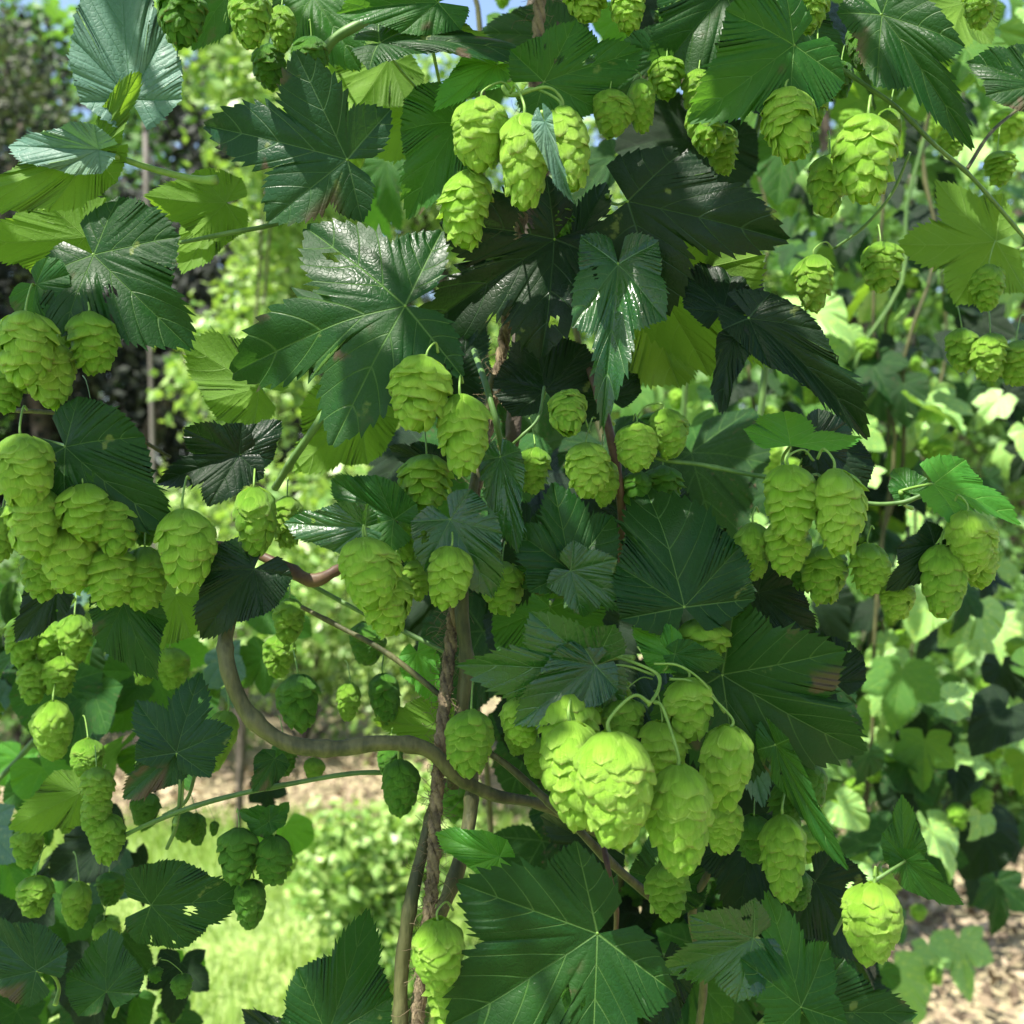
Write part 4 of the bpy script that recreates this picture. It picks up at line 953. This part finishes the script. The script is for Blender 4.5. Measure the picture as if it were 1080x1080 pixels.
# unseen canopy of hop leaves added overhead to shade and dapple the near bine
rng = random.Random(77); tmpl = [leaf_arrays('tri', 900+i, res=2, tres=4, wave=.1, droop=.3) for i in range(3)]
can = thing('hop_plant', 'unseen roof of hop leaves added overhead to dapple the sunlight', 'hop plant', (0,.8,2.1), 'hop plants behind the near bine')
Vs, Fs, Us, k = [], [], [], 0
SHADE_CANOPY = 200
for i in range(SHADE_CANOPY):
    V, F, lu, tr_, tu_ = tmpl[i % 3]
    s = rng.uniform(.06, .12)
    p = Vector((rng.uniform(-1.0, .55), rng.uniform(-.8, .12), rng.uniform(-.06, .25)))
    p.z += .0
    e = Matrix.Rotation(rng.uniform(0, 6.28), 3, 'Z') @ Matrix.Rotation(rng.gauss(0, .4), 3, 'X') @ Matrix.Rotation(rng.gauss(.3, .4), 3, 'Y')
    A = np.array(e)*s
    Vs.append(V @ A.T+np.array(p)); Fs.append(F+k); Us.append(lu.reshape(-1, 2)); k += len(V)
V = np.vstack(Vs); F = np.vstack(Fs)
me = mk_mesh('shade_canopy_leaves', V, F, np.vstack(Us)); fo = link('foliage', me, LM['u'], can); fo['kind'] = 'stuff'
for i in range(6):
    x = -1.2+i*.4
    V, F = tube([Vector((x,-1.5,.02)), Vector((x+.05,-.6,.0)), Vector((x-.03,0,.03)), Vector((x,.4,.0))], [.005, .005], 8, 6); link('stem', mk_mesh('shade_canopy_stem', V, F), SM['bine'], can)

# ------------------------------------------------------------------ ground
def sheet(name, pts_xy, z, mat, nx=80):
    pass
gx = np.concatenate([np.linspace(-90, -6, 22), np.linspace(-5.6, 5.6, 90), np.linspace(6, 90, 22)]); gy = np.concatenate([np.linspace(-30, 1.5, 12), np.linspace(1.8, 9, 80), np.linspace(9.5, 140, 30)])
X, Y = np.meshgrid(gx, gy, indexing='ij')
near = np.exp(-((X/6)**2+((Y-4)/6)**2))
Z = near*(.03*np.sin(1.7*X+.6)*np.sin(1.3*Y)+.012*np.sin(6*X)*np.sin(5.2*Y+1))-.02
i_, j_ = np.meshgrid(np.arange(len(gx)-1), np.arange(len(gy)-1), indexing='ij'); m = len(gy)
F = np.stack([i_*m+j_, (i_+1)*m+j_, (i_+1)*m+j_+1, i_*m+j_+1], -1).reshape(-1, 4)
# one ground sheet: lawn with a dirt strip behind it and dry soil on the right
m_, nt = newmat('garden_ground')
tc = N(nt, 'ShaderNodeTexCoord'); sep = N(nt, 'ShaderNodeSeparateXYZ'); L(nt, tc.outputs['Object'], sep.inputs[0])
nz = N(nt, 'ShaderNodeTexNoise'); nz.inputs['Scale'].default_value = 1.6; nz.inputs['Detail'].default_value = 6; L(nt, tc.outputs['Object'], nz.inputs[0])
nf = N(nt, 'ShaderNodeTexNoise'); nf.inputs['Scale'].default_value = 30; nf.inputs['Detail'].default_value = 6; L(nt, tc.outputs['Object'], nf.inputs[0])
xx = M_(nt, 'ADD', sep.outputs[0], M_(nt, 'MULTIPLY_ADD', nz.outputs[0], 1.0, -.5))
yy = M_(nt, 'ADD', sep.outputs[1], M_(nt, 'MULTIPLY_ADD', nz.outputs[0], 1.4, -.7))
soilm = mapr(nt, xx, .25, .5)
strip = M_(nt, 'MULTIPLY', mapr(nt, yy, 4.9, 5.2), M_(nt, 'SUBTRACT', 1., mapr(nt, yy, 8.5, 9.)))
sm = M_(nt, 'MAXIMUM', soilm, strip)
gr = mixc(nt, mapr(nt, M_(nt, 'MULTIPLY_ADD', nz.outputs[0], .5, M_(nt, 'MULTIPLY', nf.outputs[0], .5)), .35, .62), (.10,.17,.04), (.27,.36,.10))
so = mixc(nt, mapr(nt, M_(nt, 'MULTIPLY_ADD', nz.outputs[0], .5, M_(nt, 'MULTIPLY', nf.outputs[0], .5)), .35, .62), (.13,.105,.055), (.38,.325,.19))
c = mixc(nt, sm, gr, so)
b = N(nt, 'ShaderNodeBump'); b.inputs['Distance'].default_value = .03; L(nt, nf.outputs[0], b.inputs['Height'])
pb = N(nt, 'ShaderNodeBsdfPrincipled'); L(nt, c, pb.inputs['Base Color']); L(nt, b.outputs[0], pb.inputs['Normal']); pb.inputs['Roughness'].default_value = .95
o = N(nt, 'ShaderNodeOutputMaterial'); L(nt, pb.outputs[0], o.inputs[0])
g = link('ground', mk_mesh('ground', np.stack([X, Y, Z], -1).reshape(-1, 3), F), m_); g['kind'] = 'structure'
# grass blades on the near lawn
rs = np.random.RandomState(3); n = 26000
bx = rs.uniform(-3., .35, n); by = 2.6+2.7*rs.rand(n)**1.0
h = rs.uniform(.03, .08, n); a = rs.uniform(0, 6.28, n); w = rs.uniform(.003, .006, n); ln = rs.normal(0, .03, (n, 2))
c0 = np.stack([bx, by, np.full(n, -.04)], 1); sd = np.stack([np.cos(a)*w, np.sin(a)*w, 0*w], 1)
top = c0+np.stack([ln[:, 0], ln[:, 1], h+.03], 1)
V = np.stack([c0-sd, c0+sd, top+sd*.25, top-sd*.25], 1).reshape(-1, 3)
g = link('grass', mk_mesh('grass', V, np.arange(n*4).reshape(-1, 4), None, np.repeat(rs.rand(n), 4), False), FM['grass']); g['kind'] = 'stuff'; g['label'] = 'short sunlit lawn grass below the thick curved bine'; g['category'] = 'grass'
# dry litter on the soil
n = 9000
bx = np.where(rs.rand(n) < .7, rs.uniform(.5, 3., n), rs.uniform(-3, .5, n)); by = np.where(bx > .5, rs.uniform(2.6, 6, n), rs.uniform(5., 6.6, n))
c0 = np.stack([bx, by, .012+rs.uniform(-.01, .02, n)], 1); nr = rs.normal(size=(n, 3)); nr[:, 2] += 1.6; nr /= np.linalg.norm(nr, axis=1)[:, None]
t_ = rs.normal(size=(n, 3)); t_ -= nr*(t_*nr).sum(1)[:, None]; t_ /= np.linalg.norm(t_, axis=1)[:, None]; bb = np.cross(nr, t_); s = rs.uniform(.012, .045, n)[:, None]
V = np.stack([c0-t_*s, c0+bb*s*.4, c0+t_*s, c0-bb*s*.4], 1).reshape(-1, 3)
g = link('leaf_litter', mk_mesh('litter', V, np.arange(n*4).reshape(-1, 4), None, np.repeat(rs.rand(n), 4), False), FM['litter']); g['kind'] = 'stuff'; g['label'] = 'dry leaf litter and chips scattered over the bare soil'; g['category'] = 'leaf litter'

# ------------------------------------------------------------------ light
SUN = Vector((-.36, -.32, .87)).normalized()
el = math.asin(SUN.z); az = math.atan2(SUN.x, SUN.y)
w = bpy.data.worlds.new('World'); SC.world = w; w.use_nodes = True
nt = w.node_tree; nt.nodes.clear()
sk = N(nt, 'ShaderNodeTexSky'); sk.sky_type = 'NISHITA'; sk.sun_disc = False; sk.sun_elevation = el; sk.sun_rotation = az; sk.air_density = 1.0; sk.dust_density = 1.6; sk.ozone_density = .9
bg = N(nt, 'ShaderNodeBackground'); bg.inputs[1].default_value = .112; L(nt, sk.outputs[0], bg.inputs[0])
o = N(nt, 'ShaderNodeOutputWorld'); L(nt, bg.outputs[0], o.inputs[0])
sl = bpy.data.lights.new('sun', 'SUN'); sl.energy = 5; sl.angle = R(.5); sl.color = (1, .95, .86)
so_ = bpy.data.objects.new('sun', sl); COL.objects.link(so_); so_.rotation_euler = SUN.to_track_quat('Z', 'Y').to_euler(); so_.location = (0, 0, 10)
v = SC.view_settings; v.view_transform = 'Standard'; v.look = 'None'; v.gamma = 1; v.exposure = 1.56
SC.cycles.max_bounces = 8; SC.cycles.diffuse_bounces = 4; SC.cycles.transmission_bounces = 6; SC.cycles.glossy_bounces = 3
